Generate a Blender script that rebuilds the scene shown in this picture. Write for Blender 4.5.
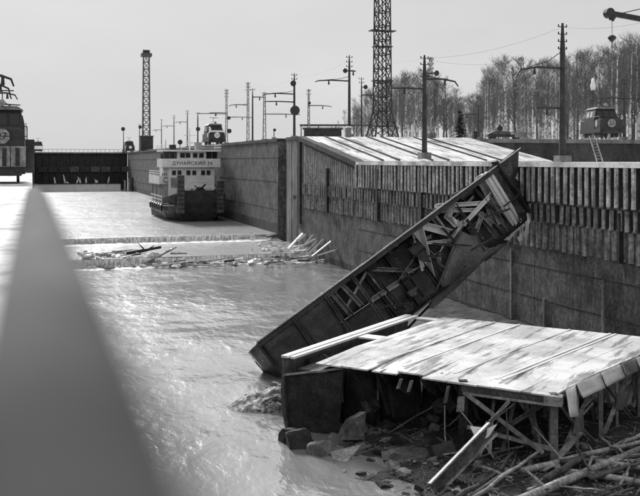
import bpy, bmesh, math, random
from mathutils import Vector, Matrix, noise

random.seed(7)
scene = bpy.context.scene
for o in list(bpy.data.objects):
    bpy.data.objects.remove(o, do_unlink=True)
COL = scene.collection

# ------------------------------------------------------------------ camera
F = 640 * 50 / 36.0
CAM_Z = 9.8
HOR = 161.0
TH = math.atan(288 / F)
CO, SI = math.cos(TH), math.sin(TH)
cd = bpy.data.cameras.new('camera')
cam = bpy.data.objects.new('camera', cd)
COL.objects.link(cam)
cam.location = (0, 0, CAM_Z)
cam.rotation_euler = (math.pi / 2, 0, -TH)
cd.lens = 50
cd.sensor_width = 36
cd.shift_y = -(248 - HOR) / 640.0
cd.clip_start = 0.05
cd.clip_end = 5000
cd.dof.use_dof = True
cd.dof.focus_distance = 46
cd.dof.aperture_fstop = 1.2
scene.camera = cam

# ------------------------------------------------------------------ sky, sun, exposure
SUN_EL, SUN_AZ = math.radians(31), math.radians(353)     # azimuth clockwise from +Y
w = bpy.data.worlds.new('World')
scene.world = w
w.use_nodes = True
nt = w.node_tree
nt.nodes.clear()
out = nt.nodes.new('ShaderNodeOutputWorld')
bg = nt.nodes.new('ShaderNodeBackground')
sky = nt.nodes.new('ShaderNodeTexSky')
sky.sky_type = 'NISHITA'
sky.sun_disc = False
sky.sun_elevation = SUN_EL
sky.sun_rotation = SUN_AZ
sky.air_density = 1.0
sky.dust_density = 3.0
bw = nt.nodes.new('ShaderNodeRGBToBW')
mx = nt.nodes.new('ShaderNodeMix')
mx.data_type = 'RGBA'
mx.inputs[0].default_value = 0.96
mx.inputs[7].default_value = (6.2, 6.2, 6.2, 1)          # even overcast cloud deck
nt.links.new(sky.outputs[0], bw.inputs[0])
nt.links.new(bw.outputs[0], mx.inputs[6])
tcw = nt.nodes.new('ShaderNodeTexCoord')
mpw = nt.nodes.new('ShaderNodeMapping')
mpw.inputs['Scale'].default_value = (1, 1, 3)
cn = nt.nodes.new('ShaderNodeTexNoise')                  # faint unevenness of the cloud deck, the same all round
cn.inputs['Scale'].default_value = 2.2
cn.inputs['Detail'].default_value = 7
cr_ = nt.nodes.new('ShaderNodeMapRange')
cr_.inputs[1].default_value = 0.3
cr_.inputs[2].default_value = 0.7
cr_.inputs[3].default_value = 5.7
cr_.inputs[4].default_value = 6.7
nt.links.new(tcw.outputs['Generated'], mpw.inputs[0])
nt.links.new(mpw.outputs[0], cn.inputs['Vector'])
nt.links.new(cn.outputs[0], cr_.inputs[0])
nt.links.new(cr_.outputs[0], mx.inputs[7])
nt.links.new(mx.outputs[2], bg.inputs[0])
bg.inputs[1].default_value = 0.1
nt.links.new(bg.outputs[0], out.inputs[0])

sd = bpy.data.lights.new('sun', 'SUN')
sd.energy = 3.5
sd.angle = math.radians(11)
sd.color = (1, 1, 1)
sun = bpy.data.objects.new('sun', sd)
COL.objects.link(sun)
sdir = Vector((math.sin(SUN_AZ) * math.cos(SUN_EL), math.cos(SUN_AZ) * math.cos(SUN_EL), math.sin(SUN_EL)))
sun.rotation_euler = (-sdir).to_track_quat('-Z', 'Y').to_euler()
sun.location = sdir * 300

vs = scene.view_settings
vs.view_transform = 'Standard'
vs.look = 'None'
vs.exposure = 0.12
vs.gamma = 1.0
vs.use_curve_mapping = False


# ------------------------------------------------------------------ helpers
RIGHT = Vector((CO, -SI, 0))
FWD = Vector((SI, CO, 0))
UP = Vector((0, 0, 1))


def P(px, py, D):
    """point seen at photo pixel px,py standing D metres away"""
    return Vector((0, 0, CAM_Z)) + RIGHT * ((px - 320) / F * D) + FWD * D + UP * ((HOR - py) / F * D)


def PZ(px, py, z=0.0):
    return P(px, py, (CAM_Z - z) * F / (py - HOR))


def dist(x, y):
    return x * SI + y * CO


def wall_y(px, X):
    """Y where the plane x = X is seen at column px"""
    D = F * X / (CO * (px - 32))
    return (D - X * SI) / CO


def rnd(a, b):
    return random.uniform(a, b)


class MB:
    def __init__(self, M=None):
        self.v, self.f, self.M = [], [], M

    def add(self, pts, faces):
        n = len(self.v)
        for p in pts:
            p = Vector(p)
            self.v.append(self.M @ p if self.M else p)
        for f in faces:
            self.f.append([i + n for i in f])
        return self

    def box(self, c, s, rz=0.0, R=None):
        c = Vector(c)
        h = Vector(s) * 0.5
        R = R or Matrix.Rotation(rz, 3, 'Z')
        pts = [c + R @ Vector((x * h.x, y * h.y, z * h.z)) for z in (-1, 1) for y in (-1, 1) for x in (-1, 1)]
        return self.add(pts, [(0, 2, 3, 1), (4, 5, 7, 6), (0, 1, 5, 4), (2, 6, 7, 3), (0, 4, 6, 2), (1, 3, 7, 5)])

    def rng(self, x0, x1, y0, y1, z0, z1):
        return self.box(((x0 + x1) / 2, (y0 + y1) / 2, (z0 + z1) / 2), (x1 - x0, y1 - y0, z1 - z0))

    def beam(self, p0, p1, wd, ht, up=None):
        p0, p1 = Vector(p0), Vector(p1)
        d = p1 - p0
        L = d.length
        d.normalize()
        up = Vector(up) if up is not None else UP
        if abs(d.dot(up)) > 0.97:
            up = FWD
        s = d.cross(up).normalized()
        u = s.cross(d)
        R = Matrix((s, d, u)).transposed()
        return self.box((p0 + p1) / 2, (wd, L, ht), R=R)

    def angle(self, p0, p1, wd, t=0.03, up=None):
        """L-section bar"""
        p0, p1 = Vector(p0), Vector(p1)
        d = (p1 - p0).normalized()
        up = Vector(up) if up is not None else UP
        if abs(d.dot(up)) > 0.97:
            up = FWD
        s = d.cross(up).normalized()
        u = s.cross(d)
        self.beam(p0 + u * wd / 2, p1 + u * wd / 2, wd, t, up)
        return self.beam(p0 + s * (wd / 2 - t / 2) - u * t * 0.52, p1 + s * (wd / 2 - t / 2) - u * t * 0.52, t, wd, up)

    def tube(self, p0, p1, r0, r1=None, n=8):
        return self.path([p0, p1], [r0, r0 if r1 is None else r1], n)

    def path(self, pts, r, n=8):
        pts = [Vector(p) for p in pts]
        if not isinstance(r, (list, tuple)):
            r = [r] * len(pts)
        vs_, fs = [], []
        for i, p in enumerate(pts):
            a = pts[max(0, i - 1)]
            b = pts[min(len(pts) - 1, i + 1)]
            d = (b - a).normalized()
            up = UP if abs(d.z) < 0.95 else Vector((0, 1, 0))
            s = d.cross(up).normalized()
            u = s.cross(d)
            for k in range(n):
                t = 2 * math.pi * k / n
                vs_.append(p + (s * math.cos(t) + u * math.sin(t)) * r[i])
        for i in range(len(pts) - 1):
            for k in range(n):
                k2 = (k + 1) % n
                fs.append((i * n + k, i * n + k2, (i + 1) * n + k2, (i + 1) * n + k))
        fs.append(tuple(range(n - 1, -1, -1)))
        fs.append(tuple(range((len(pts) - 1) * n, len(pts) * n)))
        return self.add(vs_, fs)

    def ring(self, c, R, r, axis='Y', n=16, m=6):
        c = Vector(c)
        vs_, fs = [], []
        for i in range(n):
            a = 2 * math.pi * i / n
            for j in range(m):
                b = 2 * math.pi * j / m
                q = R + r * math.cos(b)
                x, y, z = q * math.cos(a), r * math.sin(b), q * math.sin(a)
                vs_.append(c + (Vector((x, y, z)) if axis == 'Y' else Vector((y, x, z)) if axis == 'X' else Vector((x, z, y))))
        for i in range(n):
            for j in range(m):
                fs.append((i * m + j, ((i + 1) % n) * m + j, ((i + 1) % n) * m + (j + 1) % m, i * m + (j + 1) % m))
        return self.add(vs_, fs)

    def prism(self, poly, off):
        """extrude a polygon by the vector off"""
        poly = [Vector(p) for p in poly]
        off = Vector(off)
        n = len(poly)
        pts = poly + [p + off for p in poly]
        fs = [tuple(range(n - 1, -1, -1)), tuple(range(n, 2 * n))]
        for i in range(n):
            j = (i + 1) % n
            fs.append((i, j, n + j, n + i))
        return self.add(pts, fs)

    def loft(self, rows, close=True):
        """rows of equal length rings"""
        n = len(rows[0])
        pts = [p for r in rows for p in r]
        fs = []
        for i in range(len(rows) - 1):
            for k in range(n if close else n - 1):
                k2 = (k + 1) % n
                fs.append((i * n + k, i * n + k2, (i + 1) * n + k2, (i + 1) * n + k))
        if close:
            fs.append(tuple(range(n - 1, -1, -1)))
            fs.append(tuple(range((len(rows) - 1) * n, len(rows) * n)))
        return self.add(pts, fs)

    def mesh(self, name, mat, org=(0, 0, 0), smooth=False):
        me = bpy.data.meshes.new(name)
        org = Vector(org)
        me.from_pydata([tuple(p - org) for p in self.v], [], self.f)
        bm = bmesh.new()
        bm.from_mesh(me)
        bmesh.ops.recalc_face_normals(bm, faces=bm.faces)
        bm.to_mesh(me)
        bm.free()
        if smooth:
            for p in me.polygons:
                p.use_smooth = True
        me.materials.append(mat)
        return me

    def build(self, name, mat, parent=None, label=None, cat=None, group=None, kind=None, smooth=False, base=None):
        org = ORG.get(parent.name, Vector()) if parent else (Vector(base) if base is not None else Vector())
        o = bpy.data.objects.new(name, self.mesh(name, mat, org, smooth))
        COL.objects.link(o)
        if parent:
            o.parent = parent
        else:
            o.location = org
        ORG[o.name] = org
        return tag(o, label, cat, group, kind)


ORG = {}


def tag(o, label=None, cat=None, group=None, kind=None):
    for k, v_ in (('label', label), ('category', cat), ('group', group), ('kind', kind)):
        if v_:
            o[k] = v_
    return o


def thing(name, label, cat, loc=(0, 0, 0), group=None):
    o = bpy.data.objects.new(name, None)
    o.empty_display_size = 0.3
    COL.objects.link(o)
    o.location = loc
    ORG[o.name] = Vector(loc)
    return tag(o, label, cat, group)


def copy_tree(o, parent=None, label=None, group=None):
    c = o.copy()
    COL.objects.link(c)
    c.parent = parent
    if label:
        c['label'] = label
    if group:
        c['group'] = group
    for ch in o.children:
        copy_tree(ch, c)
    return c


# ------------------------------------------------------------------ materials (black and white film: all greys)
MATS = {}


def mat(name, lo, hi, scale=1.0, rough=0.8, metal=0.0, bump=0.0, stretch=(1, 1, 1), detail=6, p0=0.3, p1=0.7,
        rz=0.0, blotch=None, bscale=0.3, bump_scale=None, ior=None, bump_dist=0.05, fine=0.45, fscale=7.0):
    m = bpy.data.materials.new(name)
    m.use_nodes = True
    t = m.node_tree
    n = t.nodes
    b = n['Principled BSDF']
    b.inputs['Roughness'].default_value = rough
    b.inputs['Metallic'].default_value = metal
    if ior:
        b.inputs['IOR'].default_value = ior
    g = n.new('ShaderNodeNewGeometry')
    mp = n.new('ShaderNodeMapping')
    mp.inputs['Rotation'].default_value = (0, 0, rz)
    mp2 = n.new('ShaderNodeMapping')
    mp2.inputs['Scale'].default_value = stretch
    t.links.new(g.outputs['Position'], mp.inputs[0])
    t.links.new(mp.outputs[0], mp2.inputs[0])
    no = n.new('ShaderNodeTexNoise')
    no.inputs['Scale'].default_value = scale
    no.inputs['Detail'].default_value = detail
    no.inputs['Roughness'].default_value = 0.62
    t.links.new(mp2.outputs[0], no.inputs['Vector'])
    r = n.new('ShaderNodeValToRGB')
    r.color_ramp.elements[0].position = p0
    r.color_ramp.elements[1].position = p1
    r.color_ramp.elements[0].color = (lo, lo, lo, 1)
    r.color_ramp.elements[1].color = (hi, hi, hi, 1)
    t.links.new(no.outputs[0], r.inputs[0])
    col = r.outputs[0]
    if blotch is not None:
        n2 = n.new('ShaderNodeTexNoise')
        n2.inputs['Scale'].default_value = bscale
        n2.inputs['Detail'].default_value = 8
        n2.inputs['Roughness'].default_value = 0.65
        t.links.new(g.outputs['Position'], n2.inputs['Vector'])
        r2 = n.new('ShaderNodeValToRGB')
        r2.color_ramp.elements[0].position = 0.42
        r2.color_ramp.elements[1].position = 0.6
        r2.color_ramp.elements[0].color = (1, 1, 1, 1)
        r2.color_ramp.elements[1].color = (blotch, blotch, blotch, 1)
        t.links.new(n2.outputs[0], r2.inputs[0])
        mm = n.new('ShaderNodeMix')
        mm.data_type = 'RGBA'
        mm.blend_type = 'MULTIPLY'
        mm.inputs[0].default_value = 1
        t.links.new(col, mm.inputs[6])
        t.links.new(r2.outputs[0], mm.inputs[7])
        col = mm.outputs[2]
    if fine:
        n4 = n.new('ShaderNodeTexNoise')
        n4.inputs['Scale'].default_value = fscale
        n4.inputs['Detail'].default_value = 7
        n4.inputs['Roughness'].default_value = 0.75
        t.links.new(g.outputs['Position'], n4.inputs['Vector'])
        r4 = n.new('ShaderNodeValToRGB')
        r4.color_ramp.elements[0].position = 0.34
        r4.color_ramp.elements[1].position = 0.66
        f0, f1 = 1 - fine, 1 + fine * 1.1
        r4.color_ramp.elements[0].color = (f0, f0, f0, 1)
        r4.color_ramp.elements[1].color = (f1, f1, f1, 1)
        t.links.new(n4.outputs[0], r4.inputs[0])
        m4 = n.new('ShaderNodeMix')
        m4.data_type = 'RGBA'
        m4.blend_type = 'MULTIPLY'
        m4.inputs[0].default_value = 1
        t.links.new(col, m4.inputs[6])
        t.links.new(r4.outputs[0], m4.inputs[7])
        col = m4.outputs[2]
    t.links.new(col, b.inputs['Base Color'])
    if bump:
        bn = n.new('ShaderNodeBump')
        bn.inputs['Strength'].default_value = bump
        bn.inputs['Distance'].default_value = bump_dist
        if bump_scale:
            n3 = n.new('ShaderNodeTexNoise')
            n3.inputs['Scale'].default_value = bump_scale
            n3.inputs['Detail'].default_value = 5
            t.links.new(g.outputs['Position'], n3.inputs['Vector'])
            t.links.new(n3.outputs[0], bn.inputs['Height'])
        else:
            t.links.new(no.outputs[0], bn.inputs['Height'])
        t.links.new(bn.outputs[0], b.inputs['Normal'])
    MATS[name] = m
    return m


DECK_ANG = math.atan2(0.636, 0.771)          # direction of the fallen deck's plates
mat('concrete', 0.06, 0.19, 3.5, 0.9, bump=0.7, stretch=(1, 1, 0.3), blotch=0.5, bscale=0.9, detail=10, fine=0.6, fscale=5)
mat('concrete_pale', 0.14, 0.3, 1.5, 0.9, bump=0.4, stretch=(1, 1, 0.15), blotch=0.6)
mat('concrete_dark', 0.03, 0.1, 0.8, 0.9, bump=0.4, stretch=(1, 1, 0.2), blotch=0.5)
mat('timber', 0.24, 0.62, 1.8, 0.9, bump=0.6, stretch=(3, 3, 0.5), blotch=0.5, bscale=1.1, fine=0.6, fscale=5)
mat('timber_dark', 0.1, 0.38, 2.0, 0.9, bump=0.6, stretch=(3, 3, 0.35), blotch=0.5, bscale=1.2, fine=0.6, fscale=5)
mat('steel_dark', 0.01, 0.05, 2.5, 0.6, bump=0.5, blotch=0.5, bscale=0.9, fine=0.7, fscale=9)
mat('steel_mid', 0.04, 0.14, 2.5, 0.55, bump=0.5, stretch=(1, 1, 0.5), blotch=0.5, bscale=0.9, fine=0.6, fscale=9)
mat('steel_pale', 0.25, 0.5, 3.0, 0.5, bump=0.2, blotch=0.5, bscale=0.8)
mat('snow', 0.72, 0.88, 2.0, 0.7, bump=0.5, bump_scale=3, fine=0.1)
mat('snow_ground', 0.35, 0.85, 0.5, 0.8, fine=0.2, bump=0.5, p0=0.38, p1=0.55, bump_scale=2)
mat('snow_deck', 0.36, 0.86, 3.2, 0.5, stretch=(0.13, 1.0, 1), rz=-DECK_ANG, p0=0.40, p1=0.48, blotch=0.62, bscale=0.5, detail=14, fine=0.16, fscale=12)
mat('timber_shade', 0.02, 0.09, 2.0, 0.85, bump=0.5, stretch=(3, 3, 0.4), fine=0.5, fscale=5)  # near-black timber tone, shade of the gaps put into the colour
mat('snow_trodden', 0.14, 0.82, 0.9, 0.8, fine=0.25, bump=0.6, p0=0.36, p1=0.52, bump_scale=3)
mat('snow_ramp', 0.25, 0.86, 1.4, 0.7, fine=0.25, fscale=3, blotch=0.7, stretch=(1.2, 0.14, 1), p0=0.36, p1=0.5)
mat('mud', 0.012, 0.065, 1.3, 0.9, bump=0.9, bump_dist=0.2, blotch=0.5, bscale=0.9)
mat('stone', 0.06, 0.3, 1.7, 0.9, bump=0.6)
mat('gravel', 0.1, 0.6, 3.5, 0.9, bump=0.9, p0=0.4, p1=0.65)
mat('bark_pale', 0.22, 0.5, 2.0, 0.85, stretch=(4, 4, 1), bump=0.4, blotch=0.6, bscale=1.5)
mat('bark_dark', 0.05, 0.14, 2.0, 0.9, bump=0.4)
mat('birch_bark', 0.12, 0.7, 1.2, 0.85, stretch=(1, 1, 2.5), p0=0.38, p1=0.55)
mat('twig', 0.10, 0.2, 3.0, 0.9)
mat('needle', 0.02, 0.05, 3.0, 0.9)
mat('paint_white', 0.78, 0.9, 1.0, 0.5, stretch=(1, 1, 0.3), blotch=0.85, bscale=0.7, fine=0.12)
mat('paint_grey', 0.22, 0.38, 1.0, 0.5, blotch=0.6, bscale=0.7)
mat('paint_black', 0.012, 0.03, 1.0, 0.45)
mat('glass', 0.015, 0.03, 1.0, 0.12)
mat('lead_grey', 0.1, 0.2, 1.0, 0.6)
mat('handrail', 0.03, 0.15, 3.0, 0.95, blotch=0.7, bscale=4)


def falls_mat():
    m = mat('falling_water', 0.3, 0.92, 2.2, 0.3, stretch=(2.2, 2.2, 0.12), p0=0.38, p1=0.62, bump=0.4, fine=0.2)
    return m


falls_mat()
mat('foam', 0.3, 0.92, 2.0, 0.5, fine=0.2, p0=0.35, p1=0.6, bump=0.5)


def water_mat(name, base, amp, s1):
    m = bpy.data.materials.new(name)
    m.use_nodes = True
    t = m.node_tree
    n = t.nodes
    b = n['Principled BSDF']
    b.inputs['Base Color'].default_value = (base, base, base, 1)
    b.inputs['Roughness'].default_value = 0.34
    b.inputs['IOR'].default_value = 1.7
    b.inputs['Coat Weight'].default_value = 1.0
    b.inputs['Coat Roughness'].default_value = 0.07
    b.inputs['Coat IOR'].default_value = 1.9
    g = n.new('ShaderNodeNewGeometry')
    hs = []
    for sc, st, am in ((s1, (1.0, 0.55, 1), 1.0), (s1 * 3.1, (1.0, 0.6, 1), 0.35), (0.11, (1, 0.5, 1), 2.0)):
        mp = n.new('ShaderNodeMapping')
        mp.inputs['Scale'].default_value = st
        mp.inputs['Rotation'].default_value = (0, 0, TH + 1.57 + 0.15)
        t.links.new(g.outputs['Position'], mp.inputs[0])
        no = n.new('ShaderNodeTexNoise')
        no.inputs['Scale'].default_value = sc
        no.inputs['Detail'].default_value = 4
        no.inputs['Distortion'].default_value = 0.4
        t.links.new(mp.outputs[0], no.inputs['Vector'])
        mu = n.new('ShaderNodeMath')
        mu.operation = 'MULTIPLY'
        mu.inputs[1].default_value = am
        t.links.new(no.outputs[0], mu.inputs[0])
        hs.append(mu)
    a1 = n.new('ShaderNodeMath')
    a2 = n.new('ShaderNodeMath')
    t.links.new(hs[0].outputs[0], a1.inputs[0])
    t.links.new(hs[1].outputs[0], a1.inputs[1])
    t.links.new(a1.outputs[0], a2.inputs[0])
    t.links.new(hs[2].outputs[0], a2.inputs[1])
    bn = n.new('ShaderNodeBump')
    bn.inputs['Strength'].default_value = 1.0
    bn.inputs['Distance'].default_value = amp
    pn = n.new('ShaderNodeTexNoise')                     # calmer and rougher patches
    pn.inputs['Scale'].default_value = 0.09
    pn.inputs['Detail'].default_value = 3
    t.links.new(g.outputs['Position'], pn.inputs['Vector'])
    pr_ = n.new('ShaderNodeMapRange')
    pr_.inputs[1].default_value = 0.38
    pr_.inputs[2].default_value = 0.62
    pr_.inputs[3].default_value = 0.55
    pr_.inputs[4].default_value = 1.45
    t.links.new(pn.outputs[0], pr_.inputs[0])
    a3 = n.new('ShaderNodeMath')
    a3.operation = 'MULTIPLY'
    t.links.new(a2.outputs[0], a3.inputs[0])
    t.links.new(pr_.outputs[0], a3.inputs[1])
    t.links.new(a3.outputs[0], bn.inputs['Height'])
    t.links.new(bn.outputs[0], b.inputs['Normal'])
    t.links.new(bn.outputs[0], b.inputs['Coat Normal'])
    MATS[name] = m


water_mat('water', 0.26, 0.11, 0.8)
water_mat('water_upper', 0.4, 0.08, 0.9)
MATS['water_upper'].node_tree.nodes['Principled BSDF'].inputs['Coat Weight'].default_value = 0.45
M = MATS

# ------------------------------------------------------------------ setting: water, banks
W = 27.0                       # right lock wall plane
XL = 0.04                      # left lock wall plane
Z_UP = 12.4                    # upper level ground
Z_LO = 9.72                    # lower level platform
ZW2 = 1.4                      # upper water level
Y_TOP = wall_y(303, W)         # ramp top
Y_BOT = wall_y(358, W)         # ramp bottom
Y_GATE = 268.0
Y_S1, Y_S2 = 84.0, 99.5        # weir steps
SILL_Z = 0.75


def grid(x0, x1, y0, y1, nx, ny, zf):
    mb = MB()
    pts = [(x0 + (x1 - x0) * i / nx, y0 + (y1 - y0) * j / ny) for j in range(ny + 1) for i in range(nx + 1)]
    mb.add([(x, y, zf(x, y)) for x, y in pts],
           [(j * (nx + 1) + i, j * (nx + 1) + i + 1, (j + 1) * (nx + 1) + i + 1, (j + 1) * (nx + 1) + i)
            for j in range(ny) for i in range(nx)])
    return mb


grid(XL - 0.4, W + 0.4, -40, Y_S1 + 0.1, 1, 1, lambda x, y: 0.0).build('water', M['water'], kind='structure', label='rippled water of the lower lock chamber')
grid(XL - 0.4, W + 2.6, Y_S2 + 0.4, Y_GATE + 1, 1, 1, lambda x, y: ZW2).build('water', M['water_upper'], kind='structure', label='smooth water around the pusher tug')


def upper_z(x, y):
    return Z_UP - 0.05 + 0.12 * noise.noise(Vector((x * 0.05, y * 0.05, 0))) + max(0, (y - 130)) * 0.004


XR = 46.5                      # right end of ramp
grid(W + 0.9, 1600, Y_TOP + 0.2, 2500, 60, 60, upper_z).build('ground', M['snow_ground'], kind='structure', label='snowy upper bank under the bare trees')
grid(W + 0.9, 1600, -400, Y_TOP - 0.1, 20, 20, lambda x, y: Z_LO - 0.02).build('ground', M['snow_ground'], kind='structure', label='snowy lower platform behind the timbered wall')
grid(-1600, XL - 0.7, 112.5, 2500, 20, 20, lambda x, y: Z_UP - 0.03).build('ground', M['snow_ground'], kind='structure', label='upper bank left of the chamber')
grid(-1600, -60, -400, 112.4, 4, 4, lambda x, y: 8.42).build('ground', M['snow_ground'], kind='structure', label='snowy field far left of the chamber')
grid(-60, XL - 0.02, -400, 112.4, 60, 400, lambda x, y: 8.42 + 0.05 * noise.noise(Vector((x, y * 0.6, 3)))).build('ground', M['snow_trodden'], kind='structure', label='snowy lower platform under the camera')
grid(XL - 0.5, W + 0.9, Y_GATE + 6, 2500, 2, 2, lambda x, y: 11.2).build('ground', M['snow_ground'], kind='structure', label='frozen forebay behind the far gate')
# ramp for the tow locomotives
rp = MB()
rp.prism([(W + 0.3, Y_TOP + 0.3, Z_UP), (W + 0.3, Y_BOT, Z_LO + 0.08), (W + 0.3, Y_BOT, Z_LO - 1.5), (W + 0.3, Y_TOP + 0.3, Z_LO - 1.5)], (XR - W - 0.3, 0, 0))
rp.build('ramp', M['snow_ramp'], kind='structure', label='snow covered ramp between the two lock levels')
sl = (Z_UP - Z_LO - 0.08) / (Y_TOP + 0.3 - Y_BOT)


def ramp_z(y):
    return Z_LO + 0.08 + sl * (y - Y_BOT)


for k, x in enumerate((30.2, 35.0, 40.4)):
    t = thing('rail_track', ('dark rail pair on the snowy ramp, nearest the lock wall', 'dark rail pair down the middle of the snowy ramp',
              'dark rail pair on the snowy ramp, farthest from the lock wall')[k], 'rail track', (x, Y_BOT, Z_LO), 'rails on the ramp')
    for s in (-0.8, 0.8):
        MB().beam((x + s, Y_BOT + 0.2, ramp_z(Y_BOT + 0.2) + 0.05), (x + s, Y_TOP, ramp_z(Y_TOP) + 0.05), 0.17, 0.13).build('rail', M['steel_dark'], t)

# ------------------------------------------------------------------ right lock wall
wr = thing('lock_wall', 'tall stained concrete lock wall with timber cladding on the right', 'wall', (W + 1, 60, 0))


def section(y0, y1, z1, name='concrete_section', m='concrete', x0=W, z0=-2.0, x1=W + 1.2):
    return MB().rng(x0, x1, y0 + 0.025, y1 - 0.025, z0, z1).build(name, M[m], wr)


Y_R0, Y_R1 = wall_y(286.5, W), wall_y(278, W)       # gate recess
ys = [Y_R1, 112, 128, 146, 164, 182, 200, 220, 240, Y_GATE]
for a, b in zip(ys, ys[1:]):
    section(a, b, Z_UP - 0.35)
    MB().rng(W - 0.12, W + 1.25, a + 0.03, b - 0.03, Z_UP - 0.347, Z_UP + 0.02).build('coping', M['concrete_dark'], wr)
ys = [Y_R0, Y_TOP + 1.2]
section(Y_TOP + 0.3, Y_R0, Z_UP - 0.35, 'gate_pier', 'concrete_pale')
MB().rng(W - 0.12, W + 1.25, Y_TOP + 0.32, Y_R0 - 0.03, Z_UP - 0.347, Z_UP + 0.02).build('coping', M['concrete_dark'], wr)
MB().rng(W + 1.6, W + 2.4, Y_R0 - 1, Y_R1 + 1, -2, Z_UP - 0.4).build('recess_back', M['concrete_dark'], wr)
for q in (0.25, 0.6):                                  # pale bands on the pier
    yy = Y_R0 + (Y_TOP - Y_R0) * q
    MB().rng(W - 0.05, W, yy - 0.5, yy + 0.5, 0.3, Z_UP - 0.4).build('facing_strip', M['concrete_pale'], wr)
MB().rng(W - 0.25, W, Y_TOP + 0.4, Y_TOP + 1.1, 3.2, Z_UP - 0.4).build('corner_post', M['steel_dark'], wr)
# sloping part under the ramp
MB().prism([(W, Y_TOP + 0.28, -2), (W, Y_BOT + 0.02, -2), (W, Y_BOT + 0.02, Z_LO - 0.35), (W, Y_TOP + 0.28, Z_UP - 0.5)], (1.2, 0, 0)).build('concrete_section', M['concrete'], wr)
MB().prism([(W - 0.4, Y_TOP + 0.2, Z_UP - 0.5), (W - 0.4, Y_BOT - 0.6, Z_LO - 0.40), (W - 0.4, Y_BOT - 0.6, Z_LO + 0.0), (W - 0.4, Y_TOP + 0.2, Z_UP - 0.02)], (1.0, 0, 0)).build('edge_beam', M['concrete_dark'], wr)
yl = [-6, 8, 20, 32, 44, 58, Y_BOT]
for a, b in zip(yl, yl[1:]):
    section(a, b, Z_LO - 0.25)
    MB().rng(W - 0.45, W + 1.3, a + 0.02, b - 0.65 if b == Y_BOT else b - 0.02, Z_LO - 0.247, Z_LO + 0.02).build('coping', M['snow_ground'], wr)
for zz in (2.1, 3.9):                                     # lift joints of the concrete
    for a, b in zip(yl, yl[1:]):
        MB().rng(W - 0.025, W + 0.02, a + 0.03, b - 0.03, zz - 0.03, zz + 0.03).build('lift_joint', M['concrete_dark'], wr)
for zz in (4.2, 7.4, 10.2):
    MB().rng(W - 0.025, W + 0.02, Y_R1 + 0.1, Y_GATE - 1, zz - 0.03, zz + 0.03).build('lift_joint', M['concrete_dark'], wr)
random.seed(71)


def wet(y0, y1, zw, h):
    rows = []
    n = int((y1 - y0) / 0.4)
    for i in range(n + 1):
        y = y0 + (y1 - y0) * i / n
        t_ = h * (0.8 + 0.12 * noise.noise(Vector((0, y * 0.2, zw))) + 0.06 * noise.noise(Vector((3, y * 1.3, zw))))
        rows.append([(W - 0.012, y, zw - 0.6), (W - 0.012, y, zw + t_), (W + 0.01, y, zw + t_), (W + 0.01, y, zw - 0.6)])
    MB().loft(rows).build('wet_band', M['concrete_dark'], wr)


wet(20, Y_BOT + 8, 0.0, 0.7)
wet(Y_R1 + 0.2, Y_GATE - 1, ZW2, 1.5)
# timbers, tier by tier
shared = {}
n_t = 0
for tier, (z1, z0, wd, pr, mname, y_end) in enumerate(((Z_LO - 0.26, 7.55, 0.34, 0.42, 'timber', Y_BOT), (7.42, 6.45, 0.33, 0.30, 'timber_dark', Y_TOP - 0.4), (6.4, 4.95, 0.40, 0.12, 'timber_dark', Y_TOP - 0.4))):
    y = 33.0
    while y < y_end - 0.4:
        j = rnd(-0.05, 0.05)
        zz0 = z0 + (rnd(-0.06, 0.05) if tier == 2 else rnd(-0.02, 0.02))
        if tier == 2 and random.random() < 0.02:
            y += 0.62
            continue
        lean = rnd(-0.04, 0.04)
        mb = MB()
        c = rnd(-0.03, 0.03)
        x0, x1 = W - pr + c, W + 0.02
        hw = wd / 2 * rnd(0.88, 1.08)
        mb.prism([(x1, y - hw + j, 0), (x0 + 0.07, y - hw + j, 0), (x0, y - hw * 0.5 + j, 0), (x0, y + hw * 0.5 + j, 0), (x0 + 0.07, y + hw + j, 0), (x1, y + hw + j, 0)], (0, lean, z1 - zz0))
        for i in range(len(mb.v)):
            mb.v[i].z += zz0
        o = mb.build('timber', M[mname if tier == 2 else 'timber_shade'], wr)
        if tier < 2:                                     # pale front only; the near-black sides paint in the shade of the gaps
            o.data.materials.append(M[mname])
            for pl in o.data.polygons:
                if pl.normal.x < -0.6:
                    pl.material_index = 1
        n_t += 1
        y += 0.62
# timber on the slope face
y = Y_BOT
while y < Y_TOP - 0.4:
    z1 = ramp_z(y) - 0.75
    MB().rng(W - 0.16, W + 0.02, y - 0.22, y + 0.22, 7.5, max(z1, 8.0)).build('timber', M['timber_dark'], wr)
    y += 0.62
MB().rng(W - 0.03, W + 0.01, 32.9, Y_BOT - 0.1, 6.45, Z_LO - 0.3).build('gap_shade_sheet', M['steel_dark'], wr)  # dark sheet added behind the timbers as painted shade in the gaps
for (zz, pr) in ((7.49, 0.16), (6.43, 0.1)):
    MB().rng(W - pr, W + 0.01, 32.8, Y_TOP - 0.5, zz - 0.06, zz + 0.06).build('waling', M['timber_dark'], wr)
for px in (330, 381, 425):
    yy = wall_y(px, W)
    MB().rng(W - 0.42, W + 0.02, yy - 0.22, yy + 0.22, 4.9, Z_LO - 0.6).build('fender_post', M['steel_dark'], wr)
yy = wall_y(624, W)
MB().rng(W - 0.34, W + 0.02, yy - 0.1, yy + 0.1, 4.9, 7.3).build('fender_post', M['steel_dark'], wr)
for px, z0, z1 in ((604, 0.5, 3.9), (512, 0.5, 4.6), (545, 0.5, 2.2)):
    yy = wall_y(px, W)
    MB().rng(W - 0.1, W + 0.02, yy - 0.09, yy + 0.09, z0, z1).build('wall_pipe', M['concrete_pale'], wr)
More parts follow.
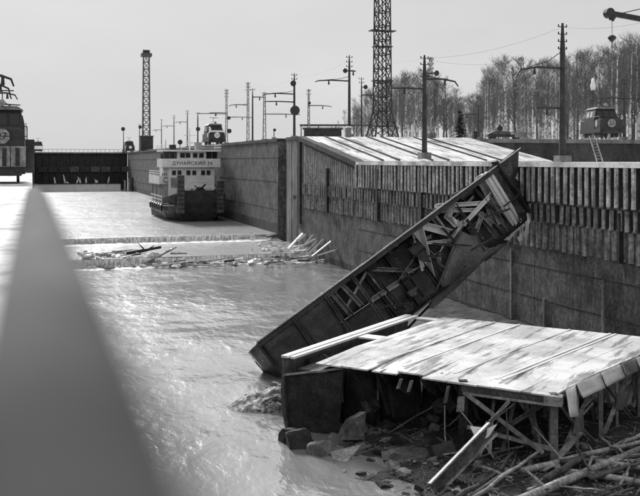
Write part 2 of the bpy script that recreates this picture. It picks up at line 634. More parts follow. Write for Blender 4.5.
for px, py in ((295, 197), (326, 170), (300, 226)):
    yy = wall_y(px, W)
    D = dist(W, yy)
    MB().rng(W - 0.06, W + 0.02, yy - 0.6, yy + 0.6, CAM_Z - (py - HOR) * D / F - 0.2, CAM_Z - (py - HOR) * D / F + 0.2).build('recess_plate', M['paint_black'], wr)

# retaining wall behind the lower platform
rw = thing('retaining_wall', 'low dark retaining wall under the locomotive at the right edge', 'wall', (60, Y_TOP, Z_LO))
MB().rng(XR + 0.02, 140, Y_TOP - 0.6, Y_TOP + 0.9, Z_LO - 1, Z_UP - 0.55).build('wall_face', M['concrete_dark'], rw)
MB().rng(XR + 0.02, 140, Y_TOP - 0.8, Y_TOP + 0.9, Z_UP - 0.547, Z_UP - 0.1).build('coping', M['concrete_pale'], rw)

# left wall
wl = thing('lock_wall', 'dark concrete lock wall on the left, far end rising beside the gate', 'wall', (XL, 60, 0))
MB().rng(XL - 1.2, XL, -20, 112.5, -2, 8.35).build('concrete_section', M['concrete'], wl)
MB().rng(XL - 1.2, XL + 0.25, 112.53, Y_GATE, -2, Z_UP).build('concrete_section', M['concrete_dark'], wl)
MB().rng(-30, XL - 1.22, 112.4, 113.4, 7, Z_UP).build('end_face', M['concrete_dark'], wl)

# ------------------------------------------------------------------ weir
we = thing('weir', 'two stepped concrete weir with water pouring across the chamber', 'weir', (14, 90, 0))
MB().rng(XL, W, Y_S1 + 0.12, Y_S2 + 0.6, -1, SILL_Z - 0.06).build('sill', M['concrete_dark'], we)
MB().rng(XL, W, Y_S2 + 0.1, Y_S2 + 3, SILL_Z - 0.3, ZW2 - 0.05).build('sill', M['concrete_dark'], we)
grid(XL, W, Y_S1 + 0.12, Y_S2 + 0.1, 1, 1, lambda x, y: SILL_Z).build('water_sheet', M['water_upper'], we)


def fall(y, zt, zb, nm):
    mb = MB()
    n = 160
    rows = []
    for i in range(n + 1):
        x = XL + (W - XL) * i / n
        j = 0.10 * noise.noise(Vector((x * 1.7, y, 0)))
        rows.append([(x, y + 0.45, zt + 0.004), (x, y + 0.02 + j * 0.3, zt - 0.03), (x, y - 0.14 + j, (zt + zb) / 2), (x, y - 0.2 + j * 1.6, zb - 0.05)])
    mb.loft(rows, close=False)
    mb.build(nm, M['falling_water'], we, smooth=True)
    mb = MB()
    rows = []
    for i in range(n + 1):
        x = XL + (W - XL) * i / n
        a = 1.5 + 1.2 * noise.noise(Vector((x * 0.5, y, 4))) + 0.3 * noise.noise(Vector((x * 2, y, 9)))
        rows.append([(x, y - 0.1, zb + 0.1), (x, y - 0.35, zb + 0.12 + 0.08 * noise.noise(Vector((x * 2, y, 1)))), (x, y - 0.5 - max(0.1, a), zb - 0.01)])
    mb.loft(rows, close=False)
    mb.build('foam', M['foam'], we, smooth=True)


fall(Y_S1, SILL_Z, 0.0, 'fall')
fall(Y_S2, ZW2, SILL_Z, 'fall')

# driftwood caught on the weir
random.seed(21)


def stick(name, p0, p1, r, m, label, cat, group=None, square=False, bend=0.0):
    p0, p1 = Vector(p0), Vector(p1)
    mb = MB()
    if square:
        mb.beam(p0, p1, r * 2.6, r * 0.8, (rnd(-0.3, 0.3), rnd(-0.3, 0.3), 1))
    else:
        k = 5
        pts = []
        for i in range(k + 1):
            t = i / k
            q = p0.lerp(p1, t)
            q += Vector((rnd(-1, 1), rnd(-1, 1), rnd(-0.5, 0.5))) * bend * (1 if 0 < i < k else 0)
            pts.append(q)
        mb.path(pts, [r * (1 - 0.35 * i / k) * rnd(0.9, 1.1) for i in range(k + 1)], 7)
        if (p1 - p0).length > 2.5:
            for _ in range(2):                         # branch stubs
                a = p0.lerp(p1, rnd(0.3, 0.85))
                mb.tube(a, a + Vector((rnd(-1, 1), rnd(-1, 1), rnd(0, 0.8))) * r * 4, r * 0.4, r * 0.2, 5)
    return mb.build(name, M[m], None, label, cat, group, base=p0, smooth=not square)


WL = 'weathered driftwood piece caught among the wreckage on the weir'


def heap(n, cx, cy, sx, sy, z, lmin, lmax, pale=0.5):
    for _ in range(n):
        x = min(max(random.gauss(cx, sx), XL + 0.6), W - 1.4)
        y = random.gauss(cy, sy)
        L = rnd(lmin, lmax)
        a = random.gauss(0.25, 0.55)
        d = Vector((math.cos(a), math.sin(a) * 0.6, rnd(-0.08, 0.14)))
        p = Vector((x, y, z + rnd(0.0, 0.3)))
        q = p + d * L
        q.x = min(q.x, W - 0.1)
        stick('driftwood', p, q, rnd(0.05, 0.13), random.choice(('bark_pale', 'paint_white', 'timber_dark', 'steel_dark')) if random.random() > pale else random.choice(('bark_pale', 'paint_white')), WL, 'driftwood', 'driftwood on the weir', square=random.random() < 0.45, bend=0.06)


heap(30, 12, Y_S1 - 1.2, 4.2, 0.8, 0.05, 0.6, 3.0, 0.45)
heap(22, 7.5, Y_S1 + 3, 3.2, 1.3, SILL_Z + 0.05, 0.6, 1.8, 0.5)
heap(50, 22.8, Y_S1 + 0.3, 1.9, 2.6, 0.2, 0.5, 1.9, 0.6)
heap(30, 19, Y_S1 - 0.8, 3.5, 0.9, 0.08, 0.5, 2.2, 0.6)
heap(14, 24.5, Y_S2 - 2, 1.4, 2.2, SILL_Z + 0.2, 1.0, 2.6, 0.6)
stick('log', (8.6, Y_S1 + 2.2, SILL_Z + 0.25), (11.6, Y_S1 + 0.6, SILL_Z + 0.9), 0.2, 'steel_dark', 'thick dark log tilted up in the middle of the weir', 'log', bend=0.05)
stick('log', (9.6, Y_S1 - 0.9, 0.2), (13.2, Y_S1 + 1.6, 1.5), 0.12, 'bark_pale', 'slim pale pole standing out over the lower step of the weir', 'log', bend=0.04)
for i in range(8):                                       # planks leaning on the right wall
    y0 = Y_S1 - 4.5 + rnd(0, 10)
    x0 = W - rnd(0.7, 1.9)
    zz = 0.25 + max(0, y0 - Y_S1) * 0.12
    stick('plank', (x0, y0, zz + rnd(0, 0.9)), (W - 0.14, y0 - rnd(-0.6, 2.6), zz + 1.1 + rnd(0, 0.9)), rnd(0.08, 0.16), 'paint_white', 'pale broken plank leaning against the concrete wall beside the weir', 'plank', 'planks leaning on the wall', square=True)

# ------------------------------------------------------------------ far gate
fg = thing('lock_gate', 'wide dark closed lock gate at the far end of the chamber', 'gate', (14, Y_GATE, ZW2))
MB().rng(XL + 0.3, W - 0.05, Y_GATE + 0.6, Y_GATE + 2.5, 0, 12.0).build('skin_plate', M['steel_dark'], fg)
MB().rng(XL + 0.3, W - 0.05, Y_GATE - 0.4, Y_GATE + 2.6, 12.003, 12.35).build('walkway', M['concrete_pale'], fg)
for i in range(14):
    x = 1.2 + i * 1.93
    MB().rng(x - 0.12, x + 0.12, Y_GATE - 0.1, Y_GATE + 0.6, 1.0, 12.0).build('rib', M['steel_dark'], fg)
for i in range(9):
    x = 1.6 + i * 2.95
    MB().rng(x, x + 2.6, Y_GATE - 0.25, Y_GATE - 0.12, 6.6, 8.2).build('girder_panel', M['steel_mid' if i in (3, 5, 6, 8) else 'steel_dark'], fg)
for i in range(22):
    x = 0.8 + i * 1.23
    MB().tube((x, Y_GATE - 0.2, 12.3), (x, Y_GATE - 0.2, 13.2), 0.05, n=5).build('rail_post', M['steel_mid'], fg)
MB().tube((0.8, Y_GATE - 0.2, 13.2), (26.6, Y_GATE - 0.2, 13.2), 0.05, n=5).build('handrail', M['steel_mid'], fg)
MB().rng(XL + 0.3, W - 2.5, Y_GATE - 4.5, Y_GATE - 3.6, 0.2, 3.2).build('sill_wall', M['paint_white'], fg)
MB().rng(XL + 0.3, W - 2.5, Y_GATE - 4.7, Y_GATE - 3.4, 3.203, 3.45).build('sill_cap', M['steel_dark'], fg)
random.seed(5)
for i in range(9):                                       # water spurting through the seams
    x = (6, 8.6, 9.5, 12.6, 13.3, 15.2, 17.4, 18.0, 21.6)[i]
    h = rnd(0.5, 2.6)
    mb = MB()
    mb.path([(x, Y_GATE - 0.3, 3.4 + h), (x + rnd(-.3, .3), Y_GATE - 1.4, 3.2 + h * 0.8), (x + rnd(-.5, .5), Y_GATE - 2.6, 3.3)], [0.1, 0.2, 0.3], 7)
    mb.build('water_jet', M['foam'], fg, smooth=True)
for k, px in enumerate((125, 129, 132.5)):
    b = P(px, 190, 246)
    mb = MB()
    mb.tube((b.x, b.y, 0), (b.x, b.y, 4.2 + 0.4 * k), 0.3, 0.26, 8)
    mb.tube((b.x, b.y, 4.2 + 0.4 * k), (b.x, b.y, 4.45 + 0.4 * k), 0.36, 0.3, 8)
    mb.build('mooring_post', M['bark_pale' if k < 2 else 'steel_dark'], None, ('pale mooring post left of three beside the far gate', 'pale mooring post middle of three beside the far gate', 'dark mooring post nearest the right wall by the far gate')[k], 'post', 'mooring posts by the far gate', base=(b.x, b.y, 0))

# ------------------------------------------------------------------ pusher tug
SX, SY = 22.1, 122.0
sh = thing('pusher_tug', 'white decked river pusher tug with dark blunt bow and two push posts', 'boat', (SX, SY, ZW2))
SM = Matrix.Translation((SX, SY, ZW2))


def S():
    return MB(SM)


def hull_ring(z, inset, zb=None):
    out_ = []
    for x, y in ((-3.4, 0), (-4.0, 2.2), (-4.4, 6), (-4.4, 19), (-3.9, 22), (3.9, 22), (4.4, 19), (4.4, 6), (4.0, 2.2), (3.4, 0)):
        k = 1 - inset * max(0, 1 - y / 9.0) - inset * 0.1
        zz = z + (zb or 0) * max(0, 1 - y / 7.0)
        out_.append((x * k, y + inset * 3.2 * max(0, 1 - y / 6.0), zz))
    return out_


hull = S().loft([hull_ring(-0.6, 0.55), hull_ring(0.3, 0.34), hull_ring(1.3, 0.12), hull_ring(2.2, 0.0, 0.5)])
hull = hull.build('hull', M['steel_dark'], sh)
S().path([(-3.46, -0.05, 2.3), (-4.06, 2.2, 2.2), (-4.48, 6, 1.95), (-4.48, 19, 1.9)], 0.14, 6).build('fender_belt', M['steel_mid'], hull)
for i in range(6):
    S().ring((-4.62, 5.5 + i * 2.3, 1.7), 0.42, 0.17, 'X', 12, 6).build('tyre', M['paint_black'], hull)
bw_ = S().prism([(-3.4, 0, 2.62), (3.4, 0, 2.62), (3.4, 0, 4.2), (2.0, 0, 4.35), (-2.0, 0, 4.35), (-3.4, 0, 3.9)], (0, 0.12, 0))
bw_.prism([(-3.42, 0.1, 2.64), (-4.02, 2.2, 2.42), (-4.38, 6, 2.24), (-4.38, 6, 3.1), (-4.02, 2.2, 3.5), (-3.42, 0.1, 3.9)], (0.1, 0.03, 0))
bw_.prism([(3.42, 0.1, 2.64), (4.02, 2.2, 2.42), (4.38, 6, 2.24), (4.38, 6, 3.1), (4.02, 2.2, 3.5), (3.42, 0.1, 4.1)], (-0.1, 0.03, 0))
bw_.build('bow_bulwark', M['steel_dark'], sh)
for s, z1 in ((-1, 6.4), (1, 5.6)):
    po = S().box((s * 2.75, -0.4, (0.9 + z1) / 2 + 0.2), (0.95, 0.75, z1 - 1.2)).build('push_post', M['steel_mid'], sh)
    for k in range(7):
        S().box((s * 2.75, -0.81, 1.9 + k * 0.6), (0.85, 0.08, 0.16)).build('rung', M['steel_dark'], po)
# deckhouse level 1, level 2, bridge
S().rng(-3.75, 3.75, 8.3, 20, 2.0, 5.0).build('lower_deckhouse', M['paint_grey'], sh)
S().rng(-3.2, 3.4, 7.0, 17.5, 2.2, 7.45).build('deckhouse', M['paint_white'], sh)
up = S()
up.rng(-4.45, -4.35, 8.5, 20.5, 5.05, 6.25)
up.rng(-4.45, -3.22, 8.4, 8.5, 5.05, 6.25)
up.build('deck_bulwark', M['paint_white'], sh)
up = S()
up.rng(3.42, 4.4, 8.4, 8.5, 5.05, 6.25)
up.rng(4.3, 4.4, 8.5, 20.5, 5.05, 6.25)
up.build('deck_bulwark', M['paint_white'], sh)
S().rng(-4.5, 4.45, 8.2, 21, 4.9, 5.047).build('deck_slab', M['paint_grey'], sh)
for x in (-4.2, -4.3):
    for yq in (9.0, 13, 17):
        S().rng(-4.35, -4.2, yq, yq + 0.15, 2.2, 4.9).build('stanchion', M['paint_grey'], sh)
    break
for x in (-2.55, -1.75, -0.45, 0.4, 1.7, 2.5):
    wn = S().rng(x - 0.3, x + 0.3, 6.93, 6.998, 6.35, 7.05).build('window', M['paint_grey'], sh)
    S().rng(x - 0.24, x + 0.24, 6.9, 6.927, 6.41, 6.99).build('pane', M['glass'], wn)
bb = S()
bb.rng(-4.3, 4.2, 6.6, 6.72, 7.5, 8.75)
bb.rng(-4.3, -4.18, 6.72, 12, 7.5, 8.75)
bb.rng(4.08, 4.2, 6.72, 12, 7.5, 8.75)
bb = bb.build('bridge_bulwark', M['paint_white'], sh)
S().rng(-4.35, 4.25, 6.55, 14, 7.453, 7.497).build('bridge_deck', M['paint_grey'], sh)
S().rng(-2.1, 2.1, 6.75, 11.5, 7.52, 9.75).build('wheelhouse', M['paint_white'], sh)
for x in (-1.35, -0.55, 0.5, 1.4):
    wn = S().rng(x - 0.37, x + 0.37, 6.7, 6.748, 8.85, 9.6).build('window', M['paint_grey'], sh)
    S().rng(x - 0.3, x + 0.3, 6.66, 6.697, 8.92, 9.53).build('pane', M['glass'], wn)
for s in (-1, 1):
    S().rng(min(s * 2.12, s * 4.0), max(s * 2.12, s * 4.0), 7.6, 10.5, 7.52, 9.75).build('wing_cabin', M['glass'], sh)
    for q in (2.3, 3.1, 3.9):
        S().rng(s * q - 0.05, s * q + 0.05, 7.5, 7.58, 8.75, 9.78).build('mullion', M['paint_grey'], sh)
S().rng(-4.3, 4.2, 6.2, 12.5, 9.78, 10.02).build('roof', M['paint_white'], sh)
for i in range(4):
    S().beam((-4.6 + 0.02 * i, 9 + i * .2, 5.2 + i * 0.55), (-4.2, 9 + i * .2, 5.2 + i * 0.55), 0.2, 0.05).build('stair_tread', M['paint_grey'], sh)
ms = S()
ms.tube((0, 8.5, 10), (0, 8.5, 13.2), 0.09, 0.05, 6)
ms.beam((-0.9, 8.5, 12.2), (0.9, 8.5, 12.2), 0.08, 0.08)
ms = ms.build('mast', M['paint_white'], sh)
S().box((0, 8.4, 11.1), (1.3, 0.25, 0.2)).build('radar', M['paint_white'], ms)
S().tube((-1.6, 7.4, 10.0), (-1.6, 7.4, 10.9), 0.05, n=6).build('lamp_post', M['paint_black'], sh)
S().ring((-1.6, 7.3, 11.15), 0.2, 0.18, 'Y', 10, 6).build('searchlight', M['paint_black'], sh)
S().box((-2.6, 8, 10.4), (0.9, 0.9, 0.75)).build('vent_box', M['paint_black'], sh)
for x in (-3.6, 2.2, 3.4):
    S().tube((x, 8, 10), (x, 8, 11.5), 0.04, n=5).build('aerial', M['paint_black'], sh)
rl = S()
for (pts_, z0_, z1_) in (([(-4.3, 6.3), (-4.3, 12.4), (4.2, 12.4), (4.2, 6.3)], 10.02, 10.8), ([(-4.4, 8.6), (-4.4, 20.4)], 6.25, 6.9), ([(-4.38, 6.2), (-4.38, 19)], 2.25, 3.3)):
    for (xa, ya), (xb, yb) in zip(pts_, pts_[1:]):
        n_ = max(2, int((Vector((xa, ya)) - Vector((xb, yb))).length / 1.2))
        for q_ in range(n_ + 1):
            xx, yy_ = xa + (xb - xa) * q_ / n_, ya + (yb - ya) * q_ / n_
            S().tube((xx, yy_, z0_), (xx, yy_, z1_), 0.03, n=5).build('rail_post', M['paint_white'], sh)
        for zz in (z1_, (z0_ + z1_) / 2):
            S().tube((xa, ya, zz), (xb, yb, zz), 0.028, n=5).build('rail_bar', M['paint_white'], sh)
for y in (9.5, 11.5, 13.5):
    wn = S().rng(-3.26, -3.202, y - 0.35, y + 0.35, 5.9, 6.6).build('window', M['paint_grey'], sh)
    S().rng(-3.3, -3.263, y - 0.27, y + 0.27, 5.97, 6.53).build('pane', M['glass'], wn)
for (xa, xb) in ((-2.5, -6.0),):
    S().path([(xa, 0.2, 4.2), (-3.6, -0.2, 3.6)], 0.04, 5).build('mooring_rope', M['bark_pale'], sh)
for x in (-2.0, -0.9, 2.4):
    S().path([(x, 2.0, 2.8), (x, 2.0, 3.6), (x + 0.1, 1.9, 4.5)], [0.16, 0.16, 0.1], 8).build('bitt', M['steel_mid'], sh)
S().rng(1.1, 2.0, 9.5, 11, 10.02, 11.2).build('funnel', M['paint_grey'], sh)
# bow gear
wz = S()
wz.ring((0.6, 3.4, 3.9), 0.55, 0.3, 'Y', 12, 6)
wz.box((0.6, 3.6, 3.4), (1.9, 1.0, 0.9))
wz.tube((-0.8, 3.6, 3.9), (2.0, 3.6, 3.9), 0.25, n=8)
wz.beam((0.2, 3.2, 4.0), (1.4, 3.3, 5.1), 0.2, 0.2)
wz.beam((1.3, 3.2, 3.9), (-0.2, 3.3, 4.9), 0.15, 0.15)
wz.build('windlass', M['paint_black'], sh)
S().path([(-0.9, 4.4, 3.2), (-0.9, 4.4, 5.1), (-0.5, 4.4, 5.5), (1.7, 4.4, 5.5), (2.1, 4.4, 5.1), (2.1, 4.4, 3.2)], 0.07, 6).build('bow_arch', M['paint_white'], sh)
S().rng(-3.3, 3.5, 6.6, 6.98, 2.3, 4.5).build('deck_locker', M['paint_white'], sh)
S().rng(-3.0, -1.9, 6.85, 6.99, 4.6, 6.0).build('door', M['paint_grey'], sh)
S().ring((-3.5, 8.3, 5.65), 0.36, 0.1, 'Y', 14, 6).build('life_ring', M['steel_pale'], sh)
cu = bpy.data.curves.new('name_text', 'FONT')
cu.body = 'ДУНАЙСКИЙ 34'
cu.size = 0.7
cu.align_x = 'CENTER'
cu.extrude = 0.01
cu.space_character = 1.12
tmp = bpy.data.objects.new('tmp', cu)
COL.objects.link(tmp)
dg = bpy.context.evaluated_depsgraph_get()
me = bpy.data.meshes.new_from_object(tmp.evaluated_get(dg))
bpy.data.objects.remove(tmp)
me.materials.clear()
me.materials.append(M['paint_black'])
nm = bpy.data.objects.new('name_lettering', me)
COL.objects.link(nm)
nm.parent = bb
nm.location = (0.05, 6.57, 7.85)
nm.rotation_euler = (math.pi / 2, 0, 0)


# ------------------------------------------------------------------ tow locomotives
def loco(label, loc, rz, apron='paint_black', number='27', moustache=False, lift=0.0, scl=1.0, disc='paint_white'):
    t = thing('tow_locomotive', label, 'locomotive', (0, 0, 0))
    mb = MB()
    mb.rng(-1.35, 1.35, -3.4, 3.4, 0.55, 1.0)
    mb.rng(-1.15, 1.15, -3.6, -3.4, 0.45, 0.85)
    mb.build('chassis', M['paint_black'], t)
    for sx in (-0.95, 0.95):
        for y in (-2.3, -1.0, 1.0, 2.3):
            wmb = MB()
            wmb.tube((sx - 0.08, y, 0.45), (sx + 0.08, y, 0.45), 0.45, n=14)
            wmb.build('wheel', M['steel_dark'], t, smooth=False)
    MB().prism([(-1.3, -3.35, 1.003), (1.3, -3.35, 1.003), (1.3, -3.25, 2.0), (1.0, -3.1, 2.15), (-1.0, -3.1, 2.15), (-1.3, -3.25, 2.0)], (0, 2.0, 0)).build('front_hood', M[apron], t)
    MB().prism([(-1.3, 3.35, 1.003), (1.3, 3.35, 1.003), (1.3, 3.25, 2.0), (1.0, 3.1, 2.15), (-1.0, 3.1, 2.15), (-1.3, 3.25, 2.0)], (0, -2.0, 0)).build('rear_hood', M['paint_black'], t)
    cab = MB().prism([(-1.35, -1.6, 1.003), (1.35, -1.6, 1.003), (1.35, -1.55, 2.3), (1.1, -1.35, 3.3), (-1.1, -1.35, 3.3), (-1.35, -1.55, 2.3)], (0, 3.2, 0)).build('cab', M['paint_black'], t)
    for x in (-0.72, 0, 0.72):
        MB().prism([(x - 0.28, -1.56, 2.35), (x + 0.28, -1.56, 2.35), (x + 0.27, -1.42, 3.05), (x - 0.27, -1.42, 3.05)], (0, -0.035, 0)).build('window', M['glass'], cab)
    for s in (-1, 1):
        for y in (-0.8, 0.3):
            MB().prism([(s * 1.33, y, 2.4), (s * 1.33, y + 0.75, 2.4), (s * 1.2, y + 0.72, 3.0), (s * 1.2, y, 3.0)], (s * 0.03, 0, 0.01)).build('window', M['steel_pale'], cab)
    MB().prism([(-1.25, -1.75, 3.303), (1.25, -1.75, 3.303), (0.9, -1.6, 3.55), (-0.9, -1.6, 3.55)], (0, 3.5, 0)).build('roof', M['lead_grey'], cab)
    pg = MB()
    pg.tube((-0.6, -0.4, 3.5), (0, 0.3, 4.0), 0.035, n=5)
    pg.tube((0.6, -0.4, 3.5), (0, 0.3, 4.0), 0.035, n=5)
    pg.tube((0, 0.3, 4.0), (0, -0.3, 4.6), 0.035, n=5)
    pg.tube((-0.7, -0.3, 4.6), (0.7, -0.3, 4.6), 0.04, n=5)
    pg.build('pantograph', M['steel_dark'], t)
    MB().tube((0, -1.75, 3.75), (0, -1.45, 3.75), 0.2, n=12).build('headlight', M['steel_pale'], t)
    for (x, y, ax, nm_) in ((0.0, -3.36, 'Y', 1), (-1.34, -2.2, 'X', 0), (-1.38, -0.2, 'X', 0)):
        dmb = MB()
        if ax == 'Y':
            dmb.tube((x, y + 0.06, 1.6), (x, y - 0.05, 1.6), 0.46, n=20)
        else:
            if nm_ == 0 and y > -1:
                continue
            dmb.tube((x + 0.06, y, 1.6), (x - 0.03, y, 1.6), 0.40, n=20)
        d = dmb.build('number_disc', M[disc], t)
        if nm_ == 1 and number:
            c2 = bpy.data.curves.new('n', 'FONT')
            c2.body = number
            c2.size = 0.62
            c2.align_x = 'CENTER'
            c2.align_y = 'CENTER'
            c2.extrude = 0.006
            tm = bpy.data.objects.new('tmp', c2)
            COL.objects.link(tm)
            dg_ = bpy.context.evaluated_depsgraph_get()
            m2 = bpy.data.meshes.new_from_object(tm.evaluated_get(dg_))
            bpy.data.objects.remove(tm)
            m2.materials.clear()
            m2.materials.append(M['paint_black'])
            no_ = bpy.data.objects.new('number_lettering', m2)
            COL.objects.link(no_)
            no_.parent = d
            no_.location = (0, -3.425, 1.6)
            no_.rotation_euler = (math.pi / 2, 0, 0)
    for s in (-1, 1):
        MB().tube((s * 0.85, -3.6, 0.8), (s * 0.85, -3.95, 0.8), 0.09, n=8).build('buffer', M['steel_dark'], t)
        hr = MB()
        hr.path([(s * 1.32, -3.2, 1.0), (s * 1.4, -3.2, 2.4), (s * 1.4, -1.7, 2.4)], 0.03, 5)
        hr.build('grab_rail', M['steel_pale'], t)
    if moustache:
        mu = MB()
        mu.prism([(-1.32, -3.30, 2.12), (1.32, -3.30, 2.12), (1.32, -3.30, 2.4), (-1.32, -3.30, 2.4)], (0, 0.1, 0))
        mu.prism([(-1.32, -3.30, 2.403), (-0.9, -3.30, 2.403), (-1.1, -3.30, 3.0), (-1.36, -3.30, 3.0)], (0, 0.1, 0))
        mu.build('front_stripe', M['paint_white'], t)
    if lift:
        for ch_ in t.children:
            if not ch_.name.startswith(('chassis', 'wheel', 'buffer')):
                ch_.location.z += lift
        MB().rng(-1.38, 1.38, -3.38, 3.3, 1.003, 1.0 + lift).build('skirt', M['steel_pale'], t)
        for x in (-1.0, 0.15, 0.9):
            MB().rng(x - 0.12, x + 0.12, -3.42, -3.383, 1.05, 0.9 + lift).build('skirt_panel', M['steel_dark'], t)
        for x in (-1.45, -0.5, 0.5, 1.45):
            MB().tube((x, -3.7, 0.9), (x, -3.7, 2.2 + lift), 0.035, n=5).build('grab_rail', M['steel_dark'], t)
        for zz in (1.6, 2.2):
            MB().tube((-1.45, -3.7, zz + lift), (1.45, -3.7, zz + lift), 0.03, n=5).build('grab_rail', M['steel_dark'], t)
    t.location = loc
    t.scale = (scl, scl, scl)
    t.rotation_euler = (0, 0, rz)
    return t


q = P(4, 0, 57)
loco('dark tow locomotive with white apron and round number, at the left edge', (q.x - 0.1, q.y, 8.45), 0.02, 'paint_black', '27', lift=1.25, disc='steel_pale')
q = P(601, 0, 95)
loco('dark tow locomotive with two white discs in front of the bare wood', (q.x, q.y, Z_UP - 0.15), -0.27, number='23', scl=0.92, disc='steel_pale')
q = P(213.5, 0, 148)
loco('dark tow locomotive with white front stripe, above the pusher tug', (q.x, q.y, Z_UP), -0.02, number='11', moustache=True)
q = P(126, 0, 262)
loco('tiny dark tow locomotive on the wall right of the far gate', (q.x + 2, q.y + 12, Z_UP), 0.05, number='')
q = P(38.5, 0, 262)
loco('tiny pale windowed tow locomotive left above the far gate', (q.x, q.y + 20, Z_UP), 0.0, 'paint_white', number='')
q = P(497, 0, 112)
fw_ = thing('flat_wagon', 'low dark flat wagon behind the ramp near the wood', 'wagon', (q.x + 1, q.y, Z_UP))
FM = Matrix.Translation((q.x + 1, q.y, Z_UP)) @ Matrix.Rotation(-TH, 4, 'Z')
MB(FM).rng(-2.2, 2.2, -1, 1, 0.45, 0.75).build('deck', M['steel_dark'], fw_)
MB(FM).prism([(-2.2, -0.9, 0.753), (0.6, -0.9, 0.753), (0.9, -0.9, 1.0), (-1.2, -0.9, 1.25)], (0, 1.8, 0)).build('load', M['steel_mid'], fw_)
for x in (-1.5, 1.5):
    for y in (-0.8, 0.8):
        MB(FM).tube((x, y - 0.07, 0.32), (x, y + 0.07, 0.32), 0.32, n=12).build('wheel', M['steel_dark'], fw_)

# ladder leaning on the retaining wall
ld = thing('ladder', 'pale wooden ladder leaning on the retaining wall below the locomotive', 'ladder', P(602, 160, 88))
a0, a1 = P(600, 160, 87), P(592, 136, 92)
a0.z = Z_LO
for s in (-0.28, 0.28):
    MB().beam(a0 + RIGHT * s, a1 + RIGHT * s, 0.1, 0.08).build('stile', M['steel_pale'], ld)
for i in range(1, 9):
    c_ = a0.lerp(a1, i / 9)
    MB().beam(c_ - RIGHT * 0.28, c_ + RIGHT * 0.28, 0.06, 0.06).build('rung', M['steel_pale'], ld)


# ------------------------------------------------------------------ poles, masts, signals
def pole(label, px, D, z, top_py, width=0.3, m='steel_dark', arms=(), discs=(), insul=3, lattice=False, foot=True, kind='catenary_pole', cat='pole', X=None):
    q_ = P(px, 0, D)
    b = Vector((q_.x, q_.y, z))
    H = CAM_Z + (HOR - top_py) * D / F - z
    t = thing(kind, label, cat, b, 'poles along the lock')
    mb = MB()
    if lattice:
        hw = width / 2
        for sx in (-1, 1):
            for sy in (-1, 1):
                mb.beam(b + Vector((sx * hw, sy * hw, 0)), b + Vector((sx * hw * 0.5, sy * hw * 0.5, H)), 0.06, 0.06)
        n = int(H / 0.55)
        for i in range(n):
            za, zb = H * i / n, H * (i + 1) / n
            fa, fb = hw * (1 - 0.5 * i / n), hw * (1 - 0.5 * (i + 1) / n)
            s = 1 if i % 2 else -1
            mb.beam(b + Vector((-s * fa, -fa, za)), b + Vector((s * fb, -fb, zb)), 0.05, 0.05)
            mb.beam(b + Vector((-fa, -s * fa, za)), b + Vector((-fb, s * fb, zb)), 0.05, 0.05)
    else:
        mb.path([b, b + UP * H * 0.82, b + UP * H], [width / 2, width * 0.36, width * 0.16], 8)
    sh_ = mb.build('shaft', M[m], t)
    if foot:
        MB().box(b + UP * 0.2, (width + 0.35, width + 0.35, 0.5)).build('footing', M['concrete_pale'], t)
    for i in range(insul):
        zz = H - 0.25 - 0.5 * i
        mb = MB()
        mb.beam(b + Vector((-0.34, 0, zz)), b + Vector((0.34, 0, zz)), 0.05, 0.05)
        for s in (-1, 1):
            mb.tube(b + Vector((s * 0.31, 0, zz)), b + Vector((s * 0.31, 0, zz + 0.16)), 0.055, 0.04, 6)
        mb.build('insulator_bar', M[m], t)
    for (end_px, py, droop, tie) in arms:
        zz = CAM_Z + (HOR - py) * D / F
        ex = (end_px - px) * D / F / CO
        e = Vector((b.x + ex, b.y, zz))
        s = 1 if ex > 0 else -1
        pts = [Vector((b.x, b.y, zz)), Vector((b.x + ex * 0.55, b.y, zz + 0.04)), Vector((b.x + ex * 0.9, b.y, zz - droop * 0.25)), Vector((e.x, e.y, zz - droop))]
        a_ = MB().path(pts, [0.085, 0.08, 0.07, 0.05], 6).build('bracket_arm', M[m], t)
        if tie:
            MB().path([Vector((b.x, b.y, zz + tie)), Vector((b.x + ex * 0.3, b.y, zz + tie * 0.4)), Vector((b.x + ex * 0.7, b.y, zz + 0.05))], 0.03, 5).build('tie_rod', M[m], a_)
        MB().tube((b.x + ex * 0.6, b.y, zz), (b.x + ex * 0.6, b.y, zz - 0.45), 0.07, 0.11, 6).build('insulator', M[m], a_)
    for (dpx, py, r) in discs:
        zz = CAM_Z + (HOR - py) * D / F
        x = b.x + (dpx - px) * D / F
        dm = MB()
        dm.tube((x, b.y - 0.25, zz), (x, b.y - 0.32, zz), r, n=20)
        dm.tube((x, b.y - 0.25, zz), (b.x, b.y, zz), 0.06, n=5)
        dm.build('signal_disc', M['paint_black'], t)
    return t, b, H


pole('dark catenary pole with long left arm, nearest the timbered wall', 562.5, 60, Z_LO, 23, 0.5, arms=((512, 68.5, 0.7, 1.2), (534, 108.5, 0.0, 0)), insul=4)
pole('grey lattice pole behind the near dark one, arms to the right', 521, 92, Z_UP - 0.1, 57, 0.6, 'lead_grey', arms=((557, 90.5, 0.5, 0.5), (512, 88, 0.4, 0)), lattice=True)
pole('thick dark pole standing at the foot of the snowy ramp', 424.5, 70, Z_LO + 0.3, 55, 0.46, arms=((390, 89, 0.0, 0), (460, 79, 0.5, 0.3)), discs=((436, 73, 0.22),), insul=4)
pole('slim grey lattice pole just behind the pole on the ramp', 430.8, 95, Z_UP - 0.1, 57, 0.45, 'lead_grey', insul=3, lattice=True)
pole('dark pole with long left arm beside the lattice tower', 349.3, 96, Z_UP - 0.1, 55, 0.36, arms=((315, 81, 0.2, 0.5), (356, 71, 0, 0)), discs=((344, 71, 0.26),), insul=4)
